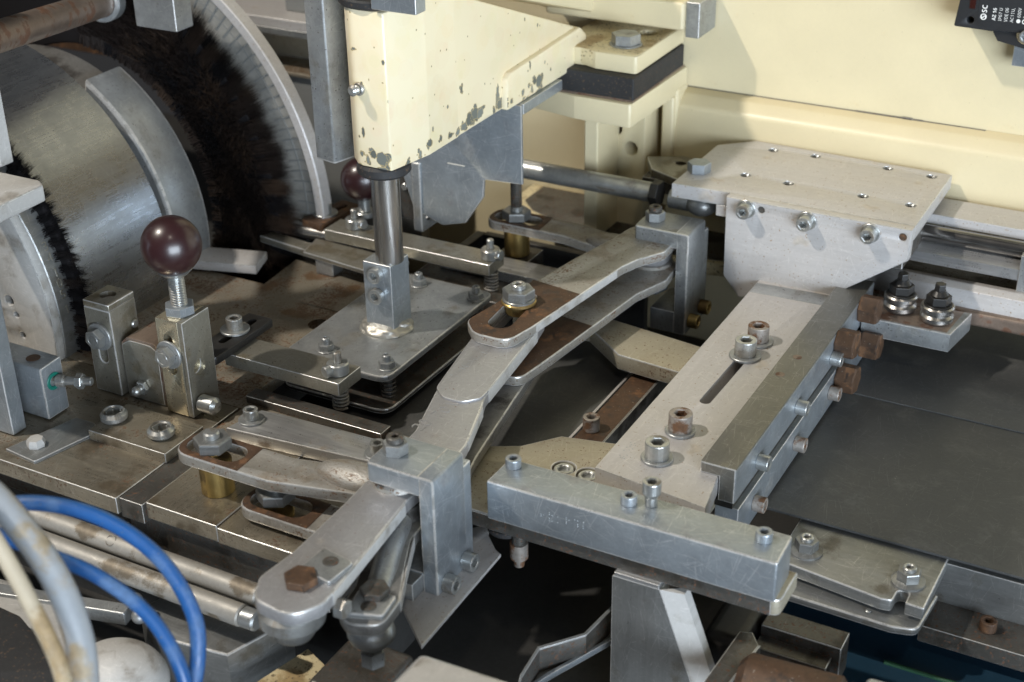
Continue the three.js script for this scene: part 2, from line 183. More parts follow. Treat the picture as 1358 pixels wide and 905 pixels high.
function extr(outline, holes, depth, bev) {
  const v = outline.map((p) => p.isVector2 ? p : new THREE.Vector2(p[0], p[1])), s = new THREE.Shape(v);
  for (const h of holes) s.holes.push(new THREE.Path(h.map((p) => new THREE.Vector2(p[0], p[1]))));
  const b = Math.min(bev, depth * 0.3);
  const g = new THREE.ExtrudeGeometry(s, { depth: depth - 2 * b, bevelEnabled: b > 0, bevelThickness: b, bevelSize: b, bevelOffset: -b, bevelSegments: 2, curveSegments: 12 });
  g.translate(0, 0, b); return g;
}
const crease = (g, axis) => { const o = boxUV(toCreasedNormals(g, 0.45)); o.userData.glintWear = axis; return o; };
const bare = (g) => { g.userData.glintWear = undefined; return g; };
// plan outline (x, z) raised from y0 to y1; elevation (x, y) from z0 to z1; side view (z, y) from x0 to x1
const plan = (pts, y0, y1, holes = [], bev = 0.6) => { const f = (l) => l.map((p) => p.isVector2 ? [p.x, -p.y] : [p[0], -p[1]]); const g = extr(f(rp(pts)), holes.map(f), y1 - y0, bev); g.rotateX(-Math.PI / 2); g.translate(0, y0, 0); return crease(g, 1); };
const elev = (pts, z0, z1, holes = [], bev = 0.6) => { const g = extr(rp(pts), holes, z1 - z0, bev); g.translate(0, 0, z0); return crease(g, 2); };
const side = (pts, x0, x1, holes = [], bev = 0.6) => { const f = (l) => l.map((p) => p.isVector2 ? [-p.x, p.y] : [-p[0], p[1]]); const g = extr(f(rp(pts)), holes.map(f), x1 - x0, bev); g.rotateY(Math.PI / 2); g.translate(x0, 0, 0); return crease(g, 0); };
function aim(g, p, dir) { g.applyQuaternion(new THREE.Quaternion().setFromUnitVectors(UP, V(dir).normalize())); g.translate(...p); return g; }
const lathe = (prof, p, dir = [0, 1, 0], seg = 28) => { let L = 0; const q = prof.map(([r, h]) => new THREE.Vector2(Math.max(r, 0.0001), h)); const g = new THREE.LatheGeometry(q, seg); const c = toCreasedNormals(g, 0.6); const uv = c.attributes.uv, R = Math.max(...prof.map((a) => a[0])), H = Math.max(...prof.map((a) => a[1])) - Math.min(...prof.map((a) => a[1])); const at = c.attributes.position; for (let i = 0; i < uv.count; i++) uv.setXY(i, (at.getY(i) + Math.hypot(at.getX(i), at.getZ(i))) / TILE, uv.getX(i) * 6.283 * R / TILE); return aim(c, p, dir); };
const cyl = (p, dir, r, h, ch = 0.5, seg = 28) => { ch = Math.min(ch, r / 2, h / 2); return lathe([[0, 0], [r - ch, 0], [r, ch], [r, h - ch], [r - ch, h], [0, h]], p, dir, seg); };
const ring = (p, dir, r0, r1, h, ch = 0.3, seg = 32) => lathe([[r0, ch], [r0 + ch, 0], [r1 - ch, 0], [r1, ch], [r1, h - ch], [r1 - ch, h], [r0 + ch, h], [r0, h - ch], [r0, ch]], p, dir, seg);
const hexPts = (af, rot = 0) => Array.from({ length: 6 }, (_, i) => [af / 1.732 * Math.cos(i / 6 * 6.2832 + rot), af / 1.732 * Math.sin(i / 6 * 6.2832 + rot)]);
const up = (g, p, dir) => { g.rotateX(-Math.PI / 2); return aim(g, p, dir); };
const hex = (p, dir, af, h, rot = 0, bev = 0.6) => boxUV(up(extr(hexPts(af, rot), [], h, bev), p, dir));
const vAdd = (p, d, k) => V(p).addScaledVector(V(d).normalize(), k).toArray();
const lining = (p, dir, af, h, rot) => clean(boxUV(up(extr(hexPts(af, rot), [hexPts(af * 0.9, rot)], h, 0), p, dir)));   // greasy walls of the hexagon recess
function socket(p, dir, D, h, rot = 0.2) {                               // cap screw head with a hexagon recess
  const out = circ(0, 0, D / 2, 28), a = boxUV(up(extr(out, [hexPts(D * 0.52, rot)], h, 0.5), p, dir)), b = cyl(p, dir, D * 0.45, h * 0.08, 0.05, 16);
  const g = mergeGeometries([clean(a), clean(b)]); g.userData.recess = lining(vAdd(p, dir, h * 0.08), dir, D * 0.525, h * 0.86, rot); return g;
}

const washer = (p, dir, r0, r1, h = 1.4) => ring(p, dir, r0, r1, h);
const nut = (p, dir, af, h, rot, stud = 2) => mergeGeometries([clean(hex(p, dir, af, h, rot)), clean(lathe([[af * 0.3, 0], [af * 0.3, h + stud - 0.6], [af * 0.3 - 0.6, h + stud], [af * 0.16, h + stud], [af * 0.13, h + stud - 1.2], [0, h + stud - 1.2]], p, dir, 18))]);
function tube(pts, r, seg = 60, rs = 14) { const g = new THREE.TubeGeometry(new THREE.CatmullRomCurve3(pts.map(V)), seg, r, rs), L = g.parameters.path.getLength(), uv = g.attributes.uv; for (let i = 0; i < uv.count; i++) uv.setXY(i, uv.getX(i) * L / TILE, uv.getY(i) * 6.283 * r / TILE); return g; }
function spring(p, h, R, r, turns) { const q = []; for (let i = 0; i <= turns * 12; i++) { const a = i / 12 * 6.2832; q.push(new THREE.Vector3(p[0] + R * Math.cos(a), p[1] + h * i / (turns * 12), p[2] + R * Math.sin(a))); } return new THREE.TubeGeometry(new THREE.CatmullRomCurve3(q), turns * 16, r, 6); }
function thread(p, dir, r, h, pitch = 1.25) { const f = [[0, 0]]; for (let y = 0; y < h; y += pitch) { f.push([r * 0.86, y], [r, y + pitch * 0.5]); } f.push([r * 0.86, h], [0, h]); return lathe(f, p, dir, 20); }
const ball = (p, r, s = [1, 1, 1]) => { const g = new THREE.SphereGeometry(r, 40, 28); g.scale(...s); g.translate(...p); return g; };
function rotY(g, deg, p) { g.userData.glintWear = undefined; g.translate(-p[0], -p[1], -p[2]); g.rotateY(deg * Math.PI / 180); g.translate(...p); return g; }

// ---------------------------------------------------------------- scene graph helpers
const taken = {}, base = new WeakMap(); base.set(scene, [0, 0, 0]);
const numbered = (n) => { const k = taken[n] = (taken[n] ?? -1) + 1; return k ? `${n}_${String(k).padStart(3, '0')}` : n; };
function thing(name, label, category, p, group) {
  const o = new THREE.Group(); o.name = numbered(name); o.position.set(p[0] * MM, p[1] * MM, p[2] * MM); o.userData = { label, category }; if (group) o.userData.group = group;
  base.set(o, p); scene.add(o); return o;
}
function struct(name, p = [0, 0, 0]) { const o = new THREE.Group(); o.name = name; o.position.set(p[0] * MM, p[1] * MM, p[2] * MM); o.userData = { kind: 'structure' }; base.set(o, p); scene.add(o); return o; }
function split(g) {                                                      // [faces, chamfers]: the chamfered edges carry wear and painted highlights
  const w = g.userData.glintWear; if (w === undefined) return [g, null];
  const p = g.attributes.position, a = new THREE.Vector3(), b = new THREE.Vector3(), c = new THREE.Vector3(), pick = [[], []];
  for (let i = 0; i < p.count; i += 3) { a.fromBufferAttribute(p, i); b.fromBufferAttribute(p, i + 1); c.fromBufferAttribute(p, i + 2); b.sub(a).cross(c.sub(a)).normalize(); const n = [Math.abs(b.x), Math.abs(b.y), Math.abs(b.z)], k = w === 3 ? Math.max(...n) < 0.93 : n[w] > 0.3 && n[w] < 0.93; pick[k ? 1 : 0].push(i, i + 1, i + 2); }
  return pick.map((l) => { if (!l.length) return null; const o = new THREE.BufferGeometry(); for (const [k, at] of Object.entries(g.attributes)) { const s = at.itemSize, d = new Float32Array(l.length * s); l.forEach((v, i) => { for (let j = 0; j < s; j++) d[i * s + j] = at.array[v * s + j]; }); o.setAttribute(k, new THREE.BufferAttribute(d, s)); } return o; });
}
function add(parent, name, geos, m, extra) {
  geos = [].concat(geos); const own = m.userData.own, all = [[], []];
  for (const g of geos) {
    if (own) { all[0].push(boxUV(g, own)); continue; }
    const q = /Extrude/.test(g.type) ? boxUV(g) : clean(g); if (q !== g) q.userData.glintWear = g.userData.glintWear;
    const [f, e] = GLINT_WEAR.has(m) ? split(q) : [q, null]; if (f) all[0].push(f); if (e) all[1].push(e); if (g.userData.recess) all[0].push(g.userData.recess);
  }
  const mats = [m, M.edge].filter((_, i) => all[i].length), bits = all.filter((l) => l.length).map((l) => mergeGeometries(l));
  const g = bits.length > 1 ? mergeGeometries(bits, true) : bits[0].clone(), b = base.get(parent);
  m = bits.length > 1 ? mats : m;
  if (!m.userData?.own) { const uv = g.attributes.uv, du = rnd(), dv = rnd(); for (let i = 0; i < uv.count; i++) uv.setXY(i, uv.getX(i) + du, uv.getY(i) + dv); }
  g.translate(-b[0], -b[1], -b[2]); g.scale(MM, MM, MM);
  const o = new THREE.Mesh(g, m); o.name = name; o.castShadow = o.receiveShadow = true; base.set(o, b); if (extra) Object.assign(o.userData, extra);
  parent.add(o); return o;
}
const Y = [0, 1, 0], PX = [1, 0, 0], PZ = [0, 0, 1];
const font = await new FontLoader().loadAsync('fonts/droid/droid_sans_regular.typeface.json');

// ---------------------------------------------------------------- overhead guard beam, unseen, added to shade the dark sheet
{ const g = thing('shading_beam', 'grey overhead guard beam added above the picture to shade the dark sheet', 'shading', [-160, 500, 136]); add(g, 'beam', box(-200, -122, 500, 530, 63, 209, 2), M.grey); }
// ---------------------------------------------------------------- lamps
for (const [name, label, p, q, w, h, c, power, glow] of LAMPS) {
  const o = new THREE.Group(); o.name = numbered(name); o.userData = { label, category: name === 'hall_window' ? 'window' : 'lamp' }; o.position.set(...p);
  const face = new THREE.Mesh(new THREE.BoxGeometry(w, h, 0.01), new THREE.MeshStandardMaterial({ name: 'lamp glow', color: 0x000000, emissive: new THREE.Color().setRGB(...c), emissiveIntensity: glow })); face.name = name === 'hall_window' ? 'window_light' : 'lamp_face'; o.add(face);
  scene.add(o); o.lookAt(...q);
  const l = new THREE.RectAreaLight(new THREE.Color().setRGB(...c), power, w, h); l.name = name + '_light'; l.position.copy(new THREE.Vector3(...q).sub(o.position).setLength(0.02).add(o.position)); l.lookAt(...q); scene.add(l);
}

// ================================================================ the setting
{
  const f = struct('floor'); add(f, 'floor_slab', box(-1500, 1500, -190, -170, -700, 1200, 1), M.pit);
}
{ // cream wall of the machine, with its ledge
  const w = struct('machine_wall', [100, 0, -340]);
  add(w, 'wall_panel', box(-300, 900, -120, 560, -352, -336), M.cream);
  const l = add(w, 'wall_ledge', side([[-335.6, -20], [-335.6, 92], [-327, 90, 6], [-318, 83, 7], [-313, 30], [-313, -20]], -51, 700, [], 0.8), M.cream);
  add(l, 'seam_dirt', [box(-50, 74, 91.6, 92.1, -335.9, -334.6, 0.1), box(73, 118, 91.5, 92.4, -335.9, -334.5, 0.15), box(104, 111, 91.4, 92.9, -335.9, -334.2, 0.3), box(118, 158, 91.6, 92.05, -335.9, -334.6, 0.1)], M.steelDark);
  add(w, 'wall_corner', box(-54, -46, -20, 95, -336, -316, 3), M.cream);
  add(w, 'wall_base', plan([[-170, -336], [-170, -304], [-150, -288], [-110, -270], [-40, -258], [20, -268], [20, -336]], -14, -4, [circ(-30, -272, 4)], 1.2), M.creamDirty);
  add(w, 'shaded_sheet', plan([[-160, -334], [-160, -304], [-146, -290], [-106, -273], [-40, -262], [16, -271], [16, -334]], -4, -3.4, [], 0.1), M.steelDark);  // dark sheet on the base, the shadow of the arm put into its colour
  add(w, 'wall_gusset', box(-92, -82, -4, 90, -300, -264, 1), M.cream);
  add(w, 'holed_panel', elev([[-91, -4], [-62, -4], [-62, 90], [-91, 90]], -322, -298, [circ(-84.3, 67, 5, 24), circ(-72.2, 53.8, 5, 24)], 0.8), M.cream);
  add(w, 'drip_stain', plan([[-50, -312], [-48, -306], [60, -303], [160, -300], [160, -312]], 44, 45.5, [], 0.3), M.creamDirty);
}
{ // bed of the machine: steel plates and blocks
  const b = struct('machine_bed');
  add(b, 'bed_block', box(-420, -159.7, -10, 0, 40, 141.3, 0.8), M.deck);
  add(b, 'bed_block', box(-159.2, -144, -12, -0.3, 60, 139.5, 0.6), M.steelDark);
  add(b, 'bed_block', box(-143.6, -98.1, -9.5, 0.4, 66, 137.4, 0.8), M.deck);
  add(b, 'bed_block', box(-97.7, -38, -9.5, -0.2, 66, 138, 0.8), M.deck);
  add(b, 'bed_beam', box(-160, -36, -34, -10, 62, 133.5, 0.8), M.steelDark);
  add(b, 'bed_beam', box(-420, -161, -30, -11, 62, 128, 0.8), M.steelDark);
  add(b, 'bed_plate', plan([[-420, -62], [-307, -96], [-244, -96], [-247.5, -137], [-220, -139], [-162, -133], [-162, 22], [-40, 22], [-40, 65.5], [-158, 65.5], [-158, 39.5], [-420, 39.5]], -8, -0.2, [circ(-178, -64.5, 7.5)], 0.5), M.deckRust);
  add(b, 'bed_inlay', plan([[-209.5, -84.5], [-181, -83.5], [-164, -82], [-164, -131], [-205, -131]], -0.4, 0.5, [], 0.3), M.deckRust);
  add(b, 'bed_plate', plan([[-164, -197], [-38, -197], [-38, -140], [-164, -140]], -8, -0.3, [], 0.5), M.steelDark); add(b, 'bed_block', box(-130, -104, -24, -0.3, -226, -199), M.steelDark);
  add(b, 'bed_rail', box(-159, -68, 0.2, 5, 24, 34, 0.6), M.steelDark);
  const st = add(b, 'bed_strip', box(-211.6, -158, 0, 6, 72, 104, 0.6), M.deck);
  for (const [x, z] of [[-209, 89], [-175, 90]].map(([x, z]) => [x + 3, z])) { const cs = ring([x, 5.6, z], Y, 4, 7.5, 6.2, 2); cs.userData.recess = mergeGeometries([lining([x, 5.8, z], Y, 8.2, 5.4, 0.4), clean(cyl([x, 5.6, z], Y, 4.6, 1, 0.1))]); add(st, 'cap_screw', cs, M.screw); }
  add(b, 'pit_side', box(-163, -36, -120, -8.5, -252, -246, 0.5), M.pit);
  add(b, 'pit_side', box(-170, -163, -120, -8.5, -250, 60, 0.5), M.pit);
  add(b, 'pit_front', box(-420, -36, -150, -34.5, 60, 110, 1), M.pit);
  add(b, 'pit_floor', box(-420, 420, -110, -104, -340, 200, 1), M.pit);
}
{ // dark sheets the products slide on
  const s = struct('slide_sheet'); 
  add(s, 'belt_sheet', plan([[96, -334], [420, -334], [420, -38], [96, -38]], -27, -25.6, [], 0.2), M.sheet);
  add(s, 'sheet_overlap', plan([[96, -334], [420, -334], [420, -174], [96, -174]], -25.6, -24.8, [], 0.15), M.sheet);
  add(s, 'middle_sheet', plan([[-150, -160], [11, -140], [11, -14], [-30, 22], [-150, 22]], -16, -14.6, [], 0.2), M.sheet);
  add(s, 'sheet_edge', box(10.2, 12, -17, -13.2, -138, -16, 0.4), M.alu);
}
{ // beige plates that carry the arm
  const p = struct('carrier_plate');
  add(p, 'front_plate', plan([[-34, 71.5], [169.5, 71.5, 5], [169.5, 47], [116, 44], [112, 20], [112, -16], [50, -17], [18.5, -10], [4, 8], [-44, 34]], -5, 4, [circ(33.5, 17, 6.2), circ(47.4, 17, 6.2)], 0.7), M.beige);
  add(p, 'plate_edge', box(-33, 165.5, -4.8, 3.6, 70.6, 72, 0.5), M.steelDark);
  for (const x of [33.5, 47.4]) add(p, 'sunk_screw', [ring([x, -1, 17], Y, 3, 5.4, 4.5, 0.6), cyl([x, -1, 17], Y, 3.2, 2.4, 0.2)], M.screw);
  add(p, 'rear_plate', plan([[-75, -128], [-22, -129, 2], [7.6, -106, 2], [112, -97], [112, -134], [47, -137], [-25, -147], [-75, -152]], -6, 4, [], 0.7), M.beige);
  add(p, 'yellow_mark', box(-40, -14, -1, 1, -129, -127.4, 0.3), M.yellow);
}

// ================================================================ cream press arm and what hangs from it
{
  const a = thing('overhang_casting', 'cream painted cast arm with chipped lower edge reaching out from the wall', 'press arm', [-120, 119, -160]);
  add(a, 'arm_casting', [side([[-84, 119.5, 3], [-84, 205], [-94, 214], [-100, 209.5], [-276, 142], [-282, 119.5, 2]], -150, -101, [], 1.6)], M.creamChip);
  add(a, 'arm_boss', plan([[-147, -112], [-144, -74, 12], [-137, -57, 9], [-129, -49, 9], [-106.5, -48.5, 2.2], [-100.4, -80, 2], [-100.4, -112]], 119.5, 209, [], 1.4), M.creamChip);
  add(a, 'arm_rib', side([[-166, 119.2, 2], [-166, 139, 2.5], [-171, 142, 2], [-268, 145, 3], [-277, 138, 3], [-277, 119.2, 2]], -103, -97, [], 1.5), M.creamChip);
  const blob = (x, z, r, seed) => { const q = rng(seed); return Array.from({ length: 26 }, (_, i) => { const t = i / 26 * 6.283, k = r * (0.65 + q() * 0.5); return [x + Math.cos(t) * k, z + Math.sin(t) * k * 0.8]; }); };
  const f = add(a, 'arm_flange', plan([[-112, -262], [-92, -258, 4], [-80, -255, 3], [-51, -255, 3.5], [-51, -334], [-112, -334]], 123, 135, [circ(-66, -308, 6, 20)], 1.6), M.creamDirty);
  add(a, 'flange_lip', plan([[-112, -258], [-88, -258, 3], [-80, -254.6, 3], [-50.6, -254.6, 3.5], [-50.6, -334], [-52, -334], [-52, -256], [-112, -262]], 123, 134.4, [], 0.4), M.cream);
  add(f, 'grime_patch', plan(blob(-70, -275, 12.5, 5), 135, 135.12, [], 0.02), M.creamDirty); add(f, 'grime_patch', plan(blob(-71, -276, 9.8, 8), 135.12, 135.25, [], 0.02), M.barRust);
  add(f, 'hexagon_bolt', [hex([-68, 135.6, -276], Y, 17, 7, 0.2), ring([-68, 135, -276], Y, 4, 11, 1)], M.zincDull);
  add(a, 'grease_nipple', [cyl([-124, 165, -49], [-0.15, 0.1, 1], 3.6, 2.4), cyl([-124.3, 165.2, -46.6], [-0.15, 0.1, 1], 2.6, 2.6, 0.8), cyl([-124.7, 165.5, -44], [-0.15, 0.1, 1], 3.2, 3, 1.3)], M.screw);
  const c = add(a, 'upper_casting', [side([[-86, 216.4], [-86, 260], [-340, 260], [-340, 130, 2], [-300, 146, 3]], -146, -103.5, [], 2), box(-140, -38, 141, 160, -336, -300, 2)], M.cream);
  add(c, 'bare_end_cap', box(-37.8, -28, 136, 160, -334, -304, 0.8), M.zincDull);
  add(c, 'rusty_shim', box(-144, -102.4, 213.6, 216.4, -124, -84, 0.3), M.barRust);
  add(a, 'black_collar', ring([-122, 209.2, -68], Y, 14, 21.5, 5, 1), M.rubber);
  add(a, 'end_bracket', box(-112, -84, 211, 240, -56, -46, 0.8), M.zinc);
}
{
  const r = thing('press_rod', 'polished steel press rod with rubber seal hanging under the cream arm', 'press rod', [-121, 57, -63]);
  add(r, 'shaft', cyl([-121, 56, -63], Y, 8.3, 66, 0.8, 40), M.chrome);
  add(r, 'rubber_seal', ring([-121, 112, -63], Y, 8.4, 15.5, 7.2, 1.6), M.rubber);
}
{
  const b = thing('guide_bar', 'bare steel flat guide bar standing beside the cream arm', 'guide bar', [-160, 108, -66]);
  add(b, 'bar', plan([[-166, -60, 1.2], [-151, -57, 2.4], [-147, -72, 1.2], [-162, -75, 1.2]], 113, 330, [], 1.6), M.zincDull);
}
{
  const p = thing('rubber_mount', 'black rubber pad squeezed between cream arm flange and cream bracket', 'rubber pad', [-90, 107, -290]);
  add(p, 'pad', box(-126, -49, 107.5, 122.6, -332, -247, 1), M.rubber);
  add(p, 'steel_skin', box(-126.6, -48.6, 106.6, 108, -332.4, -246.6, 0.3), M.barRust);
}
{
  const p = thing('mount_bracket', 'cream wall bracket carrying the black rubber pad, above two round holes', 'bracket', [-90, 90, -290]);
  add(p, 'bracket_head', plan([[-128, -334], [-128, -252, 2], [-90, -244, 2], [-49, -243, 3], [-47, -334]], 90, 106.4, [], 1.5), M.cream);
  add(p, 'bracket_cheek', plan([[-60, -336], [-56, -312, 3], [-47.5, -312, 2], [-47, -336]], 10, 90, [], 1), M.cream);
}
{
  const p = thing('side_shield', 'grey galvanised angle plate hanging behind the press rod under the cream arm', 'shield plate', [-120, 60, -180]);
  add(p, 'face_plate', elev([[-95, 118.6], [-95, 66], [-123, 64.5, 2], [-124, 52, 2], [-138, 31, 2], [-156, 26, 3], [-178, 34, 3], [-186, 60, 3], [-178, 118.6]], -182, -179.6, [], 0.5), M.zinc);
  add(p, 'top_flange', box(-122, -94.6, 112, 119, -236, -182.2, 0.6), M.zinc);
  add(p, 'scratch_mark', rotY(box(-150, -137, 71, 71.8, -179.65, -179.3, 0.1), 0, [-143, 71, -179]), M.white);
}
{ // foot at the end of the rod
  const f = thing('press_plate', 'rounded steel press foot plate with welded square post under the press rod', 'press foot', [-120, 8, -68]);
  add(f, 'foot_plate', plan([[-163, -8, 7], [-91, -8, 9], [-89.5, -131, 7], [-163, -131, 7]], 8, 12, [], 0.8), M.zincDull);
  add(f, 'lower_plate', plan([[-162, -2, 8], [-88, -2, 10], [-86, -136, 8], [-162, -136, 8]], -9, -6, [], 0.8), M.steelDark);
  const po = add(f, 'square_post', box(-134.5, -115, 12, 57.2, -74, -54, 0.8), M.zinc);
  for (const y of [50.5, 37]) { add(po, 'socket_screw', socket([-124.5, y, -54], PZ, 9.4, 4.4), M.screw); }
  { let g = new THREE.SphereGeometry(1, 64, 40); g.deleteAttribute('uv'); g.deleteAttribute('normal'); g = mergeVertices(g); const p = g.attributes.position, r = rng(3), q = Array.from({ length: 40 }, () => [r() * 6.28, r(), 0.25 + r() * 0.3, r() * 0.5]);
    for (let i = 0; i < p.count; i++) { let x = p.getX(i), y = p.getY(i), z = p.getZ(i), k = 1; const t = Math.atan2(z, x); for (const [a, h, w, s2] of q) { const d = Math.hypot(Math.atan2(Math.sin(t - a), Math.cos(t - a)), (Math.abs(y) - h) * 1.4) / w; k += 0.09 * Math.exp(-d * d * 3) * (s2 > 0.2 ? 1 : -1); } p.setXYZ(i, x * k * 16.5, y * k * 6.6, z * k * 15); }
    g.translate(-125.5, 11.6, -61); g.computeVertexNormals(); add(po, 'weld_bead', boxUV(g), M.weld); }
  for (const [x, z] of [[-98, -19.5], [-96, -119], [-138, -119.5], [-141, -21]]) {
    const s = add(f, 'foot_stud', [nut([x, 12, z], Y, 8.5, 4.4, 0.3, 4), ring([x, 11.9, z], Y, 2, 5.8, 1), cyl([x, -6, z], Y, 2.6, 18)], M.zincDull);
    add(s, 'stud_spring', spring([x, -5.6, z], 13.4, 4.1, 0.7, 5), M.steelDark);
  }
}

// ================================================================ clamp bars beside the foot
function clampBar(label, z0, z1, xl, spec) {
  const t = thing('clamp_bar', label, 'clamp bar', [-110, 14, (z0 + z1) / 2]);
  add(t, 'bar', box(xl, -101.5, 14, 22, z0, z1, 0.7), spec.m);
  for (const [x, z] of spec.pins) {
    const p = add(t, 'guide_pin', [cyl([x, 0, z], Y, 2.3, 35.5, 0.6), ring([x, 22, z], Y, 2.3, 6.2, 7, 0.7)], M.screw);
    add(p, 'spring', spring([x, 0.4, z], 13.4, 4.2, 0.75, 6), M.castDirty);
    const d = spec.dir; add(p, 'grub_screw', [cyl([x + d[0] * 5, 25.6, z + d[2] * 5], d, 3.5, 4, 0.6), ], M.screw);
  }
  return t;
}
const CB1 = clampBar('steel clamp bar with spring pin in front of the press foot', 1, 23.5, -180, { m: M.latch, pins: [[-108.5, 13]], dir: [-0.35, -0.02, 1] });
const CB2 = clampBar('steel clamp bar with spring pins behind the press foot', -166, -146, -229, { m: M.latch, pins: [[-106, -156], [-212, -158]], dir: [0.95, 0.1, 0.1] });
function slottedArm(label, p, deg, len, m, screwAt) {
  const t = thing('slotted_bracket', label, 'slotted bracket', p), [x, y, z] = p;
  const g = plan([[x - 9, z - len, 2], [x + 9, z - len, 2], [x + 9, z + 8, 2], [x - 9, z + 8, 2]], y, y + 5, [slot(x, z - len + 8, x, z - 10, 6)], 0.6); add(t, 'slotted_plate', rotY(g, deg, p), m);
  const w = add(t, 'washer', washer([screwAt[0], y + 5, screwAt[1]], Y, 3, 8.6, 1.6), M.screw); add(w, 'socket_screw', socket([screwAt[0], y + 6.5, screwAt[1]], Y, 9.6, 7), M.screw);
  return t;
}
slottedArm('black slotted bracket with socket screw beside the plum ball knob', [-183, 22.2, 30], 0, 46, M.black, [-185, 6]);
slottedArm('dark rusty slotted bracket with socket screw at the far end behind the press rod', [-243, 17, -160], -8, 34, M.rustPad, [-243, -168]);

// ================================================================ ball knobs and latches
function latch(label, x0, x1, z0, z1, h, m, opts = {}) {
  const t = thing('latch_block', label, 'latch block', [(x0 + x1) / 2, 0, (z0 + z1) / 2]), cx = (x0 + x1) / 2;
  add(t, 'block', elev([[x0, 1], [x1, 1], [x1, h], [x0, h]].map((p) => [...p, 0.8]), z0, z1, [slot(cx, h - 31, cx, h - 12, 6)], 0.6), m);
  
  const y = opts.by ?? h - 21, w = add(t, 'washer', washer([cx, y, z1], PZ, 3, 8.4, 1.6), M.zincDull);
  add(w, 'hexagon_bolt', [hex([cx, y, z1 + 1.6], PZ, 10.4, 5, 0.35), ring([cx, y, z1 + 6.4], PZ, 3.2, 3.8, 0.3, 0.1)], M.screw);
  return t;
}
{
  const t = latch('bright brassy latch block with bolt washer, standing under the plum ball knob', -192, -177, 39, 62, 60, M.gold);
  add(t, 'side_plate', side([[39.2, 1.2], [61.8, 1.2], [61.8, 60], [39.2, 60]], -177, -173.4, [circ(52, 29, 5.2, 24)], 0.4), M.latch);
  add(t, 'plunger_tip', [cyl([-173.5, 8.5, 56], PX, 5, 13, 2)], M.screw);
  const b = thing('ball_knob', 'plum coloured ball knob on a threaded stud above the front latch block', 'ball knob', [-183, 60, 51]);
  add(b, 'knob', ball([-183, 100, 51], 16.2), M.bakelite);
  add(b, 'collar', lathe([[4, 0], [7, 1.5], [9.5, 4], [8, 5], [0, 5]], [-183, 82, 51]), M.screw);
  add(b, 'threaded_stud', thread([-183, 60, 51], Y, 4.6, 24, 1.5), M.screw);
  add(b, 'lock_nut', hex([-183, 60.1, 51], Y, 15, 5.2, 0.2), M.zinc);
}
{
  const t = latch('grey latch block with empty bore, left of the ball knob latch', -245, -226, 40, 61, 54.5, M.latch, { by: 37.5 });
  add(t, 'top_cap', plan([[-245, 40, 0.8], [-226, 40, 0.8], [-226, 61, 0.8], [-245, 61, 0.8]], 54.5, 58.5, [circ(-236, 50, 5.2, 24)], 0.5), M.latch);
  add(t, 'side_screw', cyl([-226, 40, 44], PX, 2.5, 2), M.screw);
}
{
  const t = thing('pivot_block', 'rusty rounded pivot block with grease nipple between the two latch blocks', 'pivot block', [-208, 0, 50]);
  add(t, 'block', elev([[-224, 0.5], [-196, 0.5], [-196, 36, 2], [-200, 39.5, 4], [-219, 39.5, 4], [-224, 35, 3]], 36, 58, [], 1), M.barRust);
  add(t, 'front_face', elev([[-223, 1], [-197, 1], [-197, 35, 2], [-202, 38, 4], [-217, 38, 4], [-223, 34, 3]], 57.6, 58.6, [], 0.3), M.latch);
  add(t, 'grease_nipple', [hex([-211, 10, 58.6], PZ, 7.5, 3), cyl([-211, 10, 61.4], PZ, 2.6, 2), ball([-211, 10, 64.6], 2.9)], M.screw);
}
{
  const b = thing('ball_knob', 'dark plum ball knob half hidden behind the press rod', 'ball knob', [-217, 22, -178]);
  add(b, 'knob', ball([-217, 49, -178], 15), M.bakelite); add(b, 'threaded_stud', thread([-217, 24, -178], Y, 4.4, 12, 1.5), M.screw); add(b, 'lock_nut', [cyl([-217, 22, -178], Y, 7.6, 4)], M.screw);
}
{
  const b = thing('cable_box', 'dark steel box with small screw and holed end plate behind the press rod', 'steel box', [-190, 22, -190]);
  add(b, 'box_body', box(-212, -178, 22, 62, -214, -186, 0.8), M.steelDark);
  const e = add(b, 'end_plate', side([[-222, 18, 2], [-178, 18, 2], [-178, 68, 2], [-222, 68, 2]], -177.6, -171, [circ(-187, 28, 4.6, 20)], 0.8), M.zincDull);
  add(b, 'small_screw', cyl([-188, 46, -186], PZ, 2.6, 2), M.screw);
}

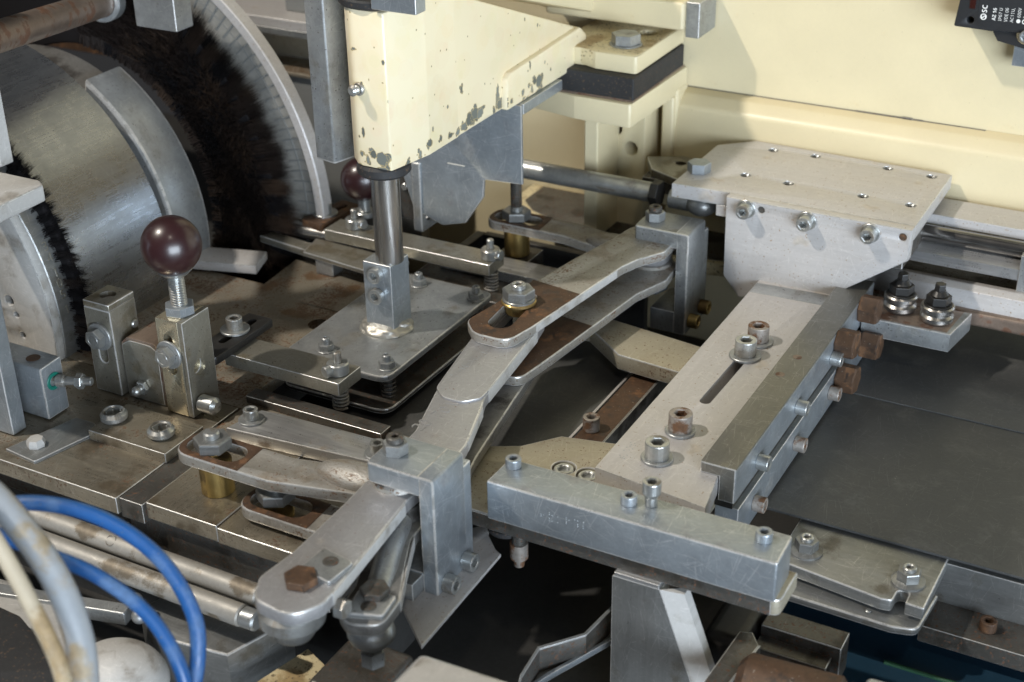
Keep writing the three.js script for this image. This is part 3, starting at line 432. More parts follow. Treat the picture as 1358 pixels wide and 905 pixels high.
// ================================================================ levers and arms
{
  const p1 = [-13, 101], p2 = [-14, -204];
  // brass posts with their nuts
  const post = (label, x, z, top, y0 = 0) => { const t = thing('brass_post', label, 'brass post', [x, y0, z]); add(t, 'sleeve', cyl([x, y0, z], Y, 8.6, top - y0, 0.7, 36), M.brass); const n = add(t, 'nut', [hex([x, top + 6.2, z], Y, 17, 6.5, 0.5, 1), ], M.steel); add(n, 'stud', [cyl([x, top + 6, z], Y, 4.2, 10, 0.8), ], M.screw); return t; };
  post('brass post and nut under the slot of the front left lever', -117.5, 111, 19.6);
  const rp2 = post('brass post and nut under the slot of the rear lever behind the press foot', -117, -212, 19.6); add(rp2, 'long_stud', thread([-117, 30, -212], Y, 4, 30, 1.5), M.steelDark);
  post('short brass post and nut under the lower front lever', -78, 114, 2.4, -2);
  // lever C (front left)
  const lever = (label, x0, z, hubX, zh, y, m, pad) => {
    const t = thing('slotted_lever', label, 'lever', [hubX, y, zh]);
    const out = [[x0, z - 12, 11], [x0, z + 12, 11], [x0 + 60, z + 12], [hubX - 20, zh + 13], [hubX + 2, zh + 11, 9], [hubX + 12, zh, 9], [hubX + 2, zh - 12, 9], [hubX - 20, zh - 11], [x0 + 60, z - 11]];
    const L = add(t, 'lever_body', plan(out, y, y + 6.3, [slot(x0 + 11, z, x0 + 30, z, 15.5)], 0.8), m);
    add(L, 'rusty_pad', plan([[x0 + 0.7, z - 11.4, 10.6], [x0 + 0.7, z + 11.4, 10.6], [x0 + pad, z + 11.6], [x0 + pad - 1, z - 10.8]], y + 6.3, y + 6.6, [slot(x0 + 11, z, x0 + 30, z, 15.5)], 0.1), M.rustPad);
    return t;
  };
  const c = lever('silver slotted lever with rusty brown end on the brass post at front left', -135, 111.5, p1[0], p1[1], 19.8, M.castDirty, 42);
  add(c, 'hub', [lathe([[0, 0], [12, 0], [13, 1.5], [12.5, 10], [11, 12], [0, 12]], [p1[0], 24, p1[1]]), ball([-36, 25.5, p1[1] + 1], 1, [24, 8.5, 10])], M.castDirty);
  const c2 = lever('lower silver slotted lever partly hidden beneath the front left lever', -93, 117, p1[0] - 2, p1[1] + 4, 3, M.castDirty, 44);
  add(c2, 'hub', lathe([[0, 0], [12, 0], [12, 12], [0, 12]], [p1[0], 3, p1[1]]), M.castDark);
  const d = lever('rear slotted lever with rusty brown end on the far brass post', -136, -212, p2[0], p2[1], 19.8, M.castDirty, 42);
  add(d, 'hub', [lathe([[0, 0], [12, 0], [12, 10], [0, 10]], [p2[0], 24, p2[1]]), ball([-38, 26, p2[1] + 2], 1, [22, 7, 9])], M.castDirty);
  // arm A, upper front
  const A = thing('gripper_arm', 'long silver cast gripper arm running under the front bracket with raised lettered pad', 'gripper arm', [p1[0], 25, p1[1]]);
  add(A, 'arm_body', plan([[-27, 192, 10], [-20, 206, 11], [2, 208, 11], [9, 194, 9], [-0.5, 112, 6], [1.6, 74, 10], [0, 58, 10], [-12, 20, 8], [-15, 12, 4], [-24.5, -66, 2], [-27, -79, 5], [-40, -92, 9], [-56, -88, 9], [-59, -74, 8], [-43.5, 8, 4], [-41, 20, 8], [-30, 58, 10], [-28, 90, 10], [-25.5, 130, 8], [-24.5, 170, 8]], 24.5, 31.6, [slot(-41, -52, -43.5, -86, 15)], 1), M.cast);
  add(A, 'raised_pad', plan([[-43.6, 8], [-41.6, 18, 6], [-34, 25, 8], [-22, 25.5, 8], [-15, 17, 6], [-15, 12], [-24.5, -66, 2], [-27, -79, 5], [-40, -92, 9], [-56, -88, 9], [-59, -74, 8]], 31.2, 33, [slot(-41, -52, -43.5, -86, 15)], 0.4), M.cast);
  for (const [x0, z0, x1, z1, y1] of [[-24.1, -64, -15.6, 8, 32.6], [-11.3, 22, -1.2, 55, 31.2], [0.1, 116, 8.2, 187, 31.2]]) add(A, 'lit_sawn_edge', plan([[x0 + 0.35, z0], [x1 + 0.35, z1], [x1 - 0.2, z1], [x0 - 0.2, z0]], 25, y1, [], 0.1), M.pale);  // sawn sides, painted paler for the window light falling on them
  add(A, 'hub', lathe([[0, 0], [11, 0], [12, 1], [12, 13], [0, 13]], [p1[0], 24, p1[1]]), M.castDark);
  const lett = (str, size, x, y, z, deg) => { const g = new TextGeometry(str, { font, size, depth: 0.5, curveSegments: 3, bevelEnabled: false }); g.rotateX(-Math.PI / 2); g.rotateY(deg * Math.PI / 180); g.translate(x, y, z); return boxUV(g); };
  add(A, 'cast_lettering', [lett('20  70 V', 7, -27, 31.4, 58, 82)], M.cast);
  { const dots = [], r = rng(9); for (let i = 0; i < 12; i++) for (let j = 0; j < 5; j++) if (r() < 0.55 && i % 3 !== 2 || r() < 0.2) { const u = i * 1.9, v = j * 1.1; const q = ball([-41 + v + u * 0.17 - 1.5 + (12 - i) * 0.05, 33, 3 - u * 1.55], 0.34, [1, 0.5, 1]); dots.push(q); } add(A, 'dot_stamp', dots, M.zinc); }
  add(A, 'clamp_plate', plan([[-12, 164, 1.5], [6, 167, 2.5], [4.5, 184, 1.5], [-13, 181, 1.5]], 31.7, 34, [], 0.5), M.zincDull);
  add(A, 'countersunk_screw', [ring([-3.2, 34, 171.5], Y, 1.6, 3.6, 0.5, 0.2), cyl([-3.2, 33.6, 171.5], Y, 1.7, 0.6, 0.1)], M.steelDark);
  add(A, 'rusty_hexagon_bolt', hex([-8, 31.7, 187], Y, 13.5, 4, 0.25), M.rustPad);
  add(A, 'jaw_pin', [cyl([-9, 15, 194], Y, 14.5, 9.6, 2, 36), lathe([[0, -9], [5, -8.6], [8.4, -7], [9.6, -5], [10, 0], [0, 0]], [-9, 15.2, 194])], M.screw);
  add(A, 'side_bolt', [hex([8, 22, 184], PX, 8, 5), ], M.screw);
  // lower front arm
  const A2 = thing('gripper_arm', 'dark oily lower gripper arm with square pad and bolt, below the long silver arm', 'gripper arm', [p1[0], 8, p1[1]]);
  add(A2, 'arm_body', plan([[3, 178, 8], [12, 184, 8], [26, 178, 8], [24, 160, 6], [14, 140, 8], [4, 118, 9], [2, 92, 10], [2, 66, 12], [-4, 42, 8], [-22, -64, 2], [-30, -70], [-46, -70], [-22, 60, 8], [-26, 96, 8], [-22, 118, 8], [-8, 140, 8], [0, 160, 5]], 7.5, 14, [], 0.8), M.castDark);
  add(A2, 'hub', lathe([[0, 0], [12, 0], [13, 1], [13, 9], [0, 9]], [p1[0], 14, p1[1]]), M.castDark);
  add(A2, 'neck', [tube([[-6, 17, 112], [0, 15.5, 130], [7, 13, 148], [12, 11, 162]], 6, 24, 16)], M.zincDull);
  add(A2, 'lit_sawn_edge', plan([[4.6, 116], [14.6, 139], [24.5, 160], [24, 160], [14, 139.2], [4, 116.4]], 8, 14.2, [], 0.1), M.pale);  // same pale strip, window light put into its colour
  add(A2, 'clamp_plate', plan([[5, 164, 2], [23, 160, 2], [25, 175, 2], [9, 181, 2]], 14, 17, [], 0.8), M.zincDull);
  add(A2, 'countersunk_screw', [ring([16, 17, 172.5], Y, 1.5, 3.6, 0.4, 0.1), cyl([16, 16.8, 172.5], Y, 1.5, 0.4, 0.1)], M.steelDark);
  add(A2, 'hexagon_bolt', hex([13.5, 17, 163.5], Y, 12, 3.6, 0.4), M.steelDark);
  add(A2, 'jaw_pin', [ball([16, 3, 172], 1, [11, 8, 10.5]), hex([16, -15, 172], Y, 10, 8)], M.zincDull);
  // arm B, upper rear
  const B = thing('gripper_arm', 'silver and rust slotted arm with brass bushed nut reaching to the rear bracket', 'gripper arm', [p2[0], 33, p2[1]]);
  const bo = [[-60, -46, 10], [-49, -34, 12], [-27, -34, 10], [-22.5, -56, 8], [-10.5, -150, 6], [-6, -164, 8], [4, -180, 8], [4, -206, 12], [-14, -219, 12], [-30, -208, 12], [-33, -186, 8], [-41.5, -148, 10], [-50, -100, 4]];
  const hs = slot(-41, -52, -43.5, -86, 14.5);
  const BB = add(B, 'arm_body', plan(bo, 33.1, 39, [hs], 0.7), M.castDirty);
  add(BB, 'rusty_pad', plan([[-59.2, -46, 9.6], [-48.8, -34.8, 11.4], [-27.6, -34.8, 9.6], [-23.2, -56, 8], [-16.8, -104], [-50, -109, 0], [-50.3, -100, 4]], 39, 39.3, [hs], 0.1), M.rustPad);
  add(BB, 'machined_edge', plan([[-22, -59], [-11.2, -144], [-11.7, -144], [-22.5, -59]], 33.5, 38.7, [], 0.1), M.pale);
  add(B, 'hub', lathe([[0, 0], [11, 0], [12.5, 2], [13.5, 8], [15, 12], [0, 12]], [p2[0] + 1, 22, p2[1] + 3]), M.cast);
  add(B, 'brass_bush', [ring([-43.3, 33.5, -78], Y, 4, 8, 5, 0.4), ring([-43.3, 39.3, -78], Y, 4, 10.2, 2.2, 0.6)], M.brass);
  const bn = add(B, 'flange_nut', [lathe([[0, 0], [9.6, 0], [9.6, 1], [8.8, 1.6], [0, 1.6]], [-43.3, 41.4, -78]), hex([-43.3, 42.6, -78], Y, 16.5, 6.2, 0.35, 1)], M.steel);
  add(bn, 'stud', [ring([-43.3, 48.4, -78], Y, 2, 4.2, 3.4, 0.5), cyl([-43.3, 48, -78], Y, 2.2, 2, 0.2)], M.screw);
  // lower rear arm
  const B2 = thing('gripper_arm', 'lower rear arm with rusty inner face, seen just under the slotted arm', 'gripper arm', [p2[0], 14, p2[1]]);
  const b2 = [[-40, -38, 9], [-32, -28, 9], [-17, -30, 8], [-13, -60, 8], [-2.5, -155, 8], [6, -180, 8], [4, -206, 12], [-14, -219, 12], [-30, -208, 12], [-28, -180, 8], [-30, -150, 6], [-44, -80, 8]];
  const BC = add(B2, 'arm_body', plan(b2, 14.2, 20, [], 0.7), M.castDirty);
  add(BC, 'rusty_pad', plan([[-39.4, -38, 9], [-32, -28.8, 9], [-17.8, -30.6, 8], [-13.8, -60, 8], [-8.6, -104], [-37, -108], [-43.2, -80, 6]], 20, 20.3, [], 0.1), M.rustPad);
  add(B2, 'hub', [lathe([[0, 0], [12, 0], [13.5, 3], [13.5, 7], [0, 7]], [p2[0] + 1, 15, p2[1] + 3]), lathe([[0, 0], [10, 0], [13, 3], [13, 6], [0, 6]], [p2[0] + 1, 8.6, p2[1] + 3])], M.castDirty);
  add(B2, 'lower_nut', hex([p2[0] + 1, 1.5, p2[1] + 3], Y, 19, 7, 0.2), M.zincDull);
  // brackets
  const bracket = (label, dz, m, bolt) => {
    const t = thing('pivot_bracket', label, 'bracket', [0, -22, 100 + dz]);
    const P = (l) => l.map(([x, z]) => [x, z + dz]);
    add(t, 'top_strap', plan([[-21.5, 87 + dz, 3], [-21.5, 115 + dz, 3], [7.6, 115.2 + dz], [7.6, 87 + dz]], 37.2, 48, [], 0.9), m);
    add(t, 'upright', [elev([[7.4, -22, 1.5], [15.6, -22, 1.5], [15.6, 48, 2], [7.4, 48]], 87 + dz, 115.2 + dz, [], 0.9), box(8, 15.4, -22, 40, 80 + dz, 88.5 + dz, 1.2)], m);
    const ft = add(t, 'foot', box(-9, 7.6, -22, -7, 82 + dz, 114.6 + dz, 0.8), m);
    const n = add(t, 'top_nut', hex([-13, 48, 101.5 + dz], Y, 11, 6, 0.3), M.zincDull); add(n, 'stud', ring([-13, 54, 101.5 + dz], Y, 1.6, 4.2, 3.4, 0.6), M.steelDark);
    for (const [y, z] of bolt) add(t, 'socket_screw', socket([15.6, y, z + dz], PX, 9.4, 6.4), dz ? M.brass : M.screw);
    return t;
  };
  bracket('blue-grey zinc bracket with nut on top, bridging the long silver arm at front', 0, M.zinc, [[-14, 108], [-12.5, 90]]);
  bracket('dull grey bracket with nut on top holding the rear arm hub', -306, M.zincDull, [[-14, 108], [-12, 90]]);
  const s = thing('bracket_plate', 'bright ground plate with slanted end fixed below the front bracket', 'plate', [14, -20, 100]);
  add(s, 'plate', plan([[1, 127], [27.5, 150], [26, 72], [22, 70, 4], [12, 60, 6], [8.5, 50], [2, 60]], -19.6, -17.4, [], 0.4), M.alu);
  add(s, 'plate_block', box(-14, 7, -23, -8, 112, 124, 0.6), M.zincDull);
}
{
  const t = thing('fixing_strip', 'bright milled aluminium strip with two socket screws behind the front left lever', 'strip', [-95, 0, 55]);
  add(t, 'strip', plan([[-143.5, 70.5], [-138, 46.5, 1], [-126, 45, 1], [-50, 42.5], [-50, 62.5]], 0.6, 8, [], 0.6), M.aluRaw);
  for (const [x, z] of [[-136, 58], [-56, 55]]) { const w = add(t, 'washer', washer([x, 8, z], Y, 3, 7.2, 1.4), M.zincDull); add(w, 'socket_screw', socket([x, 9.3, z], Y, 8.2, 6), M.screw); }
  const u = thing('fixing_strip', 'bright milled strip lying behind the press foot', 'strip', [-100, 0, -180]);
  add(u, 'strip', box(-153, -48, 0, 7, -190, -169, 0.6), M.aluRaw);
}

// ================================================================ carriage, arm plate and bars on the right
const capOn = (parent, x, y, z, D, h, m, wr) => { const w = wr ? add(parent, 'washer', washer([x, y, z], Y, D * 0.3, wr, 1.7), M.zincDull) : parent; add(w, 'socket_screw', socket([x, y + (wr ? 1.6 : 0), z], Y, D, h, 0.4), m); };
{
  const c = thing('carriage', 'pale aluminium carriage with eight holed top plate and bolted front plate', 'carriage', [88, 56, -260]);
  const H = [[28.9, -303.6], [57.5, -305.3], [105.8, -305.1], [134.4, -303.3], [27.9, -253.7], [57, -252.5], [105, -252.8], [134.8, -251.7]];
  add(c, 'top_plate', plan([[-8.7, -220], [29.6, -221.2], [145.8, -221.9], [145.4, -311.5], [13, -315.5, 2], [-8, -296, 2]], 58.6, 68, H.map(([x, z]) => circ(x, z, 3.5, 18)), 0.5), M.alu);
  for (const [x, z] of H) add(c, 'bore_shade_liner', lathe([[3.6, 0], [2.6, 0.3], [3.2, 1], [2.6, 1.7], [3.2, 2.4], [2.6, 3.1], [3.2, 3.8], [2.6, 4.5], [3.2, 5.2], [2.6, 5.9], [3.2, 6.6], [2.6, 7.3], [3.2, 8], [3.5, 8.4]], [x, 59, z], Y, 20), M.steel);  // added darker liners, shade of the deep holes put into their colour
  const f = add(c, 'front_plate', elev([[30, 67.9], [145.7, 67.9], [145.2, 48], [101.3, 15.8], [42, 1, 1], [31, 14.6]], -221.8, -214.2, [circ(52.9, 63.2, 2.3, 16), circ(140.7, 62.6, 2.4, 16)], 0.5), M.alu);
  for (const [x, y] of [[43.6, 62.6], [82.3, 62], [121.4, 61.8]]) { const w = add(f, 'washer', washer([x, y, -214.2], PZ, 3, 6, 1.2), M.screw); add(w, 'socket_screw', socket([x, y, -213], PZ, 9.2, 6.4), M.screw); }
  add(f, 'dowel_pin', [cyl([52.9, 63.2, -217.6], PZ, 2.3, 2.4, 0.2)], M.steelDark); add(f, 'dowel_pin', [cyl([140.7, 62.6, -217.6], PZ, 2.4, 2.6, 0.2)], M.rustPad);
  add(c, 'step_block', box(21, 29.6, 51, 58.6, -236, -221.2, 0.5), M.alu);
  add(c, 'hexagon_bolt', hex([-1, 68, -246], Y, 13.2, 6.6, 0.3), M.zinc);
  const r = add(c, 'rod_end', [lathe([[0, 0], [9, 0], [12.5, 3], [13.5, 6], [13.5, 8], [0, 8]], [2, 50.4, -246]), cyl([2, 40, -246], Y, 7, 11)], M.screw);
  add(r, 'rod_end_eye', [cyl([-20, 46, -246], PX, 6.5, 14), ball([2, 46, -246], 1, [11, 8, 10])], M.steel);
  add(c, 'carriage_bearing', box(28, 140, 36, 50, -305, -226, 1), M.steelDark);
}
{
  const r = thing('push_rod', 'grey round push rod with black lock nut running to the carriage', 'push rod', [-70, 47, -246]);
  add(r, 'rod', cyl([-150, 47.5, -246], PX, 6.7, 118, 0.8), M.screw); add(r, 'lock_nut', hex([-33, 47.5, -246], PX, 15.5, 6, 0.5), M.black);
  const t = thing('stop_plate', 'small holed steel plate lying beside the black lock nut', 'plate', [-35, 40, -285]);
  add(t, 'plate', plan([[-58, -294], [-36, -306], [-6, -300], [-18, -262], [-46, -274]], 46, 52, [circ(-32, -292, 4.4, 18)], 0.6), M.latch); add(t, 'plate_foot', box(-52, -12, 36, 46, -300, -272), M.steelDark);
}
{
  const r = thing('guide_rail', 'pale guide rail with round black shaft running right from the carriage', 'guide rail', [200, 40, -290]);
  add(r, 'rail_top', box(20, 420, 46, 52.5, -309, -280, 0.5), M.alu);
  add(r, 'shaft', cyl([20, 42.5, -273.5], PX, 5.2, 400, 0.5), M.shaft);
  add(r, 'rail_lip', [side([[-290, 28], [-290, 38], [-270, 36.5], [-262, 34], [-262, 27]], 20, 420, [], 0.5)], M.aluRaw);
  add(r, 'rail_web', box(20, 420, 30, 46, -309, -284, 0.5), M.creamDirty);
  const l = thing('lower_rail', 'oily lower rail of steel strips beneath the carriage', 'guide rail', [180, 10, -270]);
  add(l, 'rail_floor', box(20, 420, 14, 17, -318, -262, 0.5), M.deck);
  add(l, 'rail_fence', box(20, 420, 17, 20.5, -290, -284, 0.5), M.deck);
  add(l, 'rail_front', side([[-264, 8], [-264, 19.6], [-258, 20.6, 1], [-252, 18.5, 1], [-250, 8]], 108, 420, [], 0.4), M.alu);
  add(l, 'rail_skirt', box(108, 420, -2, 8, -262, -246, 2.5), M.barRust);
  add(l, 'rail_leg', box(202, 212, 16, 44, -268, -261, 0.6), M.zincDull);
}
{
  const p = thing('arm_plate', 'long pale aluminium arm plate with slot and four cap screws', 'arm plate', [80, 5, -100]);
  add(p, 'plate', plan([[55.5, 26], [54.6, -238], [101, -238], [113, -220], [113, 2.5], [118, 34]].map((q) => q), 5, 16, [slot(80.5, -60, 81.5, -118, 7.4)], 0.5), M.alu);
  capOn(p, 82.5, 16, -136, 12.4, 9.5, M.screwRust, 9); capOn(p, 82, 16, -116.5, 12.4, 9.5, M.screw, 9.2);
  capOn(p, 80.5, 16, -24.5, 12.6, 10, M.screwRust, 8); capOn(p, 80.2, 16, 5, 12.6, 9, M.screw, 8.4);
  const dots = [], r = rng(4); for (let i = 0; i < 10; i++) for (let j = 0; j < 4; j++) if (r() < 0.45) dots.push(ball([62 + j * 1.1, 16, 12 - i * 1.7], 0.34, [1, 0.5, 1])); add(p, 'dot_stamp', dots, M.zinc);
  add(p, 'worn_band', plan([[55.2, -196], [55.1, -210], [101, -213], [104, -206], [101, -198]], 16, 16.15, [], 0.05), M.zincDull);
}
{
  const b = thing('angle_bar', 'dark ground angle bar with screws and rusty hexagon bolts along the arm plate', 'angle bar', [114, 0, -110]);
  add(b, 'angle', elev([[104, 16.2], [104, 22.3], [122.5, 22.3], [122.5, 2.2], [114, 2.2], [114, 16.2]], -232, 6, [], 0.6), M.ground);
  add(b, 'angle_face', box(122.3, 122.9, 2.8, 21.6, -231.5, 5.5, 0.1), M.zinc);
  add(b, 'lower_bar', box(112, 124.6, -23, -1.8, -228, 4, 0.6), M.zinc);
  add(b, 'gap_shade_strip', box(112, 121.6, -1.8, 2.2, -230, 5, 0.2), M.black);  // black filler, shade of the gap between the bars put into its colour
  for (const z of [-150, -88.5, -27]) add(b, 'socket_screw', socket([122.9, 8.8, z], PX, 8.6, 6.4), M.screw);
  for (const z of [-146.5, -84.5, -20]) add(b, 'socket_screw', socket([124.6, -12, z], PX, 8.6, 6.4), M.screwRust);
  for (const [x, y, z] of [[122.8, 17, -204], [122.8, 15.5, -158.5], [126, -6, -203], [124.6, -8, -160]]) add(b, 'rusty_hexagon_bolt', [hex([x, y, z], PX, 15.5, 12, 0.25, 1.2), cyl([x - 3, y, z], PX, 5, 4)], M.rustPad);
  for (const z of [-118, -95]) add(b, 'filled_hole', cyl([z === -118 ? 112 : 110, 22, z], Y, 2.6, 0.5, 0.1), M.barRust);
  add(b, 'corner_mark', box(114.2, 118, 22.2, 22.4, 2, 5.6, 0.05), M.ground);
}
{
  const b = thing('cross_bar', 'heavy zinc cross bar with set screws lying on the beige plate', 'cross bar', [95, 4, 62]);
  add(b, 'bar', plan([[20.4, 74.8, 1], [20.8, 51.5, 1.5], [166.6, 50.2, 1.5], [167.4, 73.6, 1.5]], 4, 26, [], 0.9), M.zinc);
  for (const [x, z] of [[26, 57.4], [89.5, 60.5], [156, 59.4]]) add(b, 'set_screw', socket([x, 26, z], Y, 8, 5), M.zinc);
  add(b, 'shoulder_screw', [cyl([99.5, 26, 57], Y, 3, 5), lathe([[0, 0], [2.8, 0], [4.4, 2.5], [0, 2.5]], [99.5, 30.5, 57])], M.screw); add(b, 'shoulder_screw_head', socket([99.5, 33, 57], Y, 9, 6.4), M.screw);
  const dots = [], r = rng(21); for (let i = 0; i < 16; i++) for (let j = 0; j < 5; j++) if (i % 3 !== 2 && r() < 0.42) dots.push(ball([50 + i * 1.5, 18 - j * 1.1, 74.45 - i * 0.012], 0.34)); add(b, 'dot_stamp', dots, M.zinc);
}
{
  const p = thing('roller_plate', 'thick steel plate holding two grooved rollers under the guide rail', 'roller plate', [155, -2, -210]);
  add(p, 'plate', plan([[124, -206], [177, -206.5], [182, -240], [124, -240]], -2, 10, [], 0.6), M.zincDull);
  add(p, 'oily_top', plan([[125, -207.5], [174.5, -208], [177.5, -239], [125, -239]], 10, 10.3, [], 0.1), M.barRust);
  for (const [x, z] of [[141.5, -225], [165, -220.5]]) {
    const r = add(p, 'roller', lathe([[0, 0], [8.4, 0], [10, 1.6], [10, 4], [8.6, 5.4], [8.6, 6.4], [10, 7.8], [10, 9.8], [9.2, 10.8], [0, 10.8]], [x, 10.6, z], Y, 40), M.roller);
    add(r, 'nut', [ring([x, 21.4, z], Y, 3, 8.4, 0.8), hex([x, 22.2, z], Y, 13, 5.4, 0.3), lathe([[5.4, 0], [3.4, 2.5], [3.4, 3], [0, 3]], [x, 28, z])], M.black); add(r, 'stud_head', hex([x, 30.6, z], Y, 6, 4.4, 0.6), M.black);
  }
}
{ // lower right
  const shift = (o) => { o.position.add(new THREE.Vector3(-5.8 * MM, -16 * MM, -21 * MM)); return o; };
  const p = thing('flange_plate', 'notched steel plate with two flange nuts below the dark sheet', 'plate', [190, -20, 0]);
  add(p, 'upper_plate', plan([[150, 20.5], [206, 27.6, 2], [211.5, 26.5, 2], [211.8, 17, 4], [217.4, 16, 4], [217.4, 25.6, 1], [226.6, 26, 1], [227.4, -30], [150, -38]], -19, -12, [], 0.7), M.steel);
  add(p, 'lower_plate', plan([[140, 31], [160, 33], [214, 34, 4], [226, 31, 6], [228, 0], [150, -10]], -26, -21.6, [], 0.9), M.steel);
  for (const [x, z, r] of [[161.8, 7.5, 0.2], [214.3, 8.8, 0.6]]) { const n = add(p, 'flange_nut', [lathe([[0, 0], [8.4, 0], [8.4, 1.2], [6.4, 2.2], [0, 2.2]], [x, -12, z]), hex([x, -10.4, z], Y, 10.6, 6, r)], M.steel); add(n, 'stud', ring([x, -5, z], Y, 1.6, 3.4, 2.4, 0.5), M.screw); }
  add(p, 'small_pin', cyl([201, -21.6, 28], Y, 1.6, 1), M.screw);
  shift(p);
  const s = thing('side_rail', 'grey side rail with one socket screw under the right edge of the dark sheet', 'rail', [300, -30, -5]);
  add(s, 'rail_face', box(222, 430, -38, -13.6, -60, -17, 0.6), M.steel);
  const l = add(s, 'rail_ledge', box(222, 430, -48, -38, -50, 6, 0.6), M.steelDark); add(l, 'socket_screw', socket([253, -38, -6], Y, 8.6, 6), M.rustPad); add(l, 'rivet', ring([281, -38, 1], Y, 2, 4, 0.8), M.screw);
  shift(s);
  const b = thing('blue_housing', 'dark blue painted housing under the side rail', 'housing', [280, -90, 20]);
  add(b, 'housing', box(128, 460, -100, -56, -40, 46, 3), M.blue); add(b, 'green_line', cyl([210, -56, 20], PX, 1.4, 240), plain('green cord', [0.012, 0.06, 0.03], 0, 0.5));
  shift(b);
  const h = thing('rusty_roller', 'rusty brown roller with pale grey sleeve at the bottom right', 'roller', [190, -42, 86]);
  add(h, 'roller_body', cyl([156, -40, 81], [1, 0, -0.08], 14.5, 50, 4), M.rustPad); add(h, 'black_collar', cyl([205, -40, 77], [1, 0, -0.08], 13, 6, 1), M.rubber); add(h, 'sleeve', rotY(box(211, 330, -52, -28, 63, 89, 3), 3, [211, -40, 76]), M.zincDull);
  const g = thing('diagonal_bar', 'dark flat bar with bright edge running towards the rusty roller', 'flat bar', [150, -36, 80]);
  add(g, 'bar', plan([[142, 138], [150, 142], [158, 60], [152, 52], [146, 54]], -46, -34, [], 0.6), M.steelDark); add(g, 'bright_edge', plan([[149.6, 141], [151, 142], [158.8, 60], [157.8, 60]], -40, -33.6, [], 0.2), M.zinc);
  const k = thing('black_cover', 'rounded black cover beneath the right end of the cross bar', 'cover', [130, -50, 60]);
  add(k, 'cover', box(128, 150, -90, -38, 0, 58, 6), M.black);
  const w = thing('dark_ledges', 'oily stepped steel ledges behind the rusty roller', 'ledge', [190, -50, 50]);
  add(w, 'ledge', box(152, 192, -60, -38, 26, 40, 0.8), M.steelDark); add(w, 'lower_ledge', box(152, 188, -60, -44, 40, 50, 0.8), M.steelDark);
}
{
  const g = thing('support_gusset', 'grey tapered gusset plate with bright slanted edge under the cross bar', 'gusset', [110, -8, 73]);
  add(g, 'plate', elev([[88, -7.2, 1], [112.5, -7, 1], [150, -110], [88, -110]], 66, 74.5, [], 0.4), M.steel);
  const q = new THREE.BufferGeometry(); { const a = [112.6, -7, 74.6], b = [124, -7.6, 72], c = [161.5, -110, 72], d = [150.2, -110, 74.6], e = [124, -7.6, 66], f = [161.5, -110, 66]; const t = [a, d, c, a, c, b, b, c, f, b, f, e, a, b, e]; q.setAttribute('position', new THREE.Float32BufferAttribute(t.flat(), 3)); q.computeVertexNormals(); q.setAttribute('uv', new THREE.Float32BufferAttribute(t.flatMap((v) => [v[1] / 100, v[0] / 100]), 2)); }
  add(g, 'slanted_edge', q, M.pale);  // paler than the plate, brighter light on the slope put into its colour
  add(g, 'worn_top', box(89, 112, -7.4, -5, 67, 74.4, 0.4), M.aluRaw);
  const n = thing('hose_nipple', 'small rusty hose nipple hanging under the beige plate', 'nipple', [32, -30, 64]);
  add(n, 'nipple', [cyl([32, -14, 64], Y, 3, 10), lathe([[0, -14], [2.6, -14], [3, -10], [4.6, -9], [4.6, 0], [0, 0]], [32, -13.5, 64])], M.screwRust); add(n, 'threads', thread([32, -14, 64], Y, 3.6, 5, 1.2), M.steelDark);
  add(n, 'washer', cyl([22, -12, 58], Y, 10, 3), M.rubber);
  const t = thing('clear_guide', 'bent smoky guide with bright edges left of the gusset', 'guide', [76, -50, 95]);
  const wall = (pts, th, y0, y1) => { const a = pts.map(([x, z]) => [x, z]), b = [...pts].reverse().map(([x, z]) => [x + th, z + th * 0.6]); return plan([...a, ...b], y0, y1, [], 0.3); };
  const W = [[63, 123], [61.5, 119], [59.5, 97], [75, 77.5], [79, 44]];
  add(t, 'back_wall', wall(W, 1.4, -60, -45.6), M.steelDark);
  add(t, 'bright_rim', wall(W, 1.6, -45.6, -44.8), M.zinc);
  add(t, 'tray', plan([[61, 123], [59.5, 97], [75, 77.5], [79, 44], [88, 46], [82.5, 61], [67, 98], [59, 124]], -62, -60.4, [], 0.3), M.grey);
  add(t, 'front_rim', wall([[57, 124], [66, 98], [82, 60], [88, 46]], 1.8, -60.4, -57), M.zinc);
  const r = thing('rusted_stud', 'short rusted round stud between clear guide and gusset', 'stud', [92, -60, 116]);
  add(r, 'stud', cyl([84, -66, 128], [0.75, 0.1, -0.6], 7, 28, 2), M.rustPad); add(r, 'sleeve', cyl([98, -64.5, 124], [0.75, 0.1, -0.6], 8, 16, 1), M.zinc);
}
{ // between the two beige plates
  const r = thing('rusty_channel', 'rusty flat bar with pale flanges between the two beige plates', 'flat bar', [24, -12, -80]);
  add(r, 'flat_bar', box(15.5, 31.5, -14, -9.6, -125, -22, 0.5), M.rustPad); add(r, 'side_plate', box(31.5, 33, -26, -9.2, -125, -20, 0.3), M.castDark); add(r, 'pale_flange', box(33, 42, -27, -25, -112, -20, 0.4), M.zinc);
  const s = add(r, 'rusty_screw', socket([20.5, -9.6, -43], Y, 9.6, 8.5), M.screwRust);
}

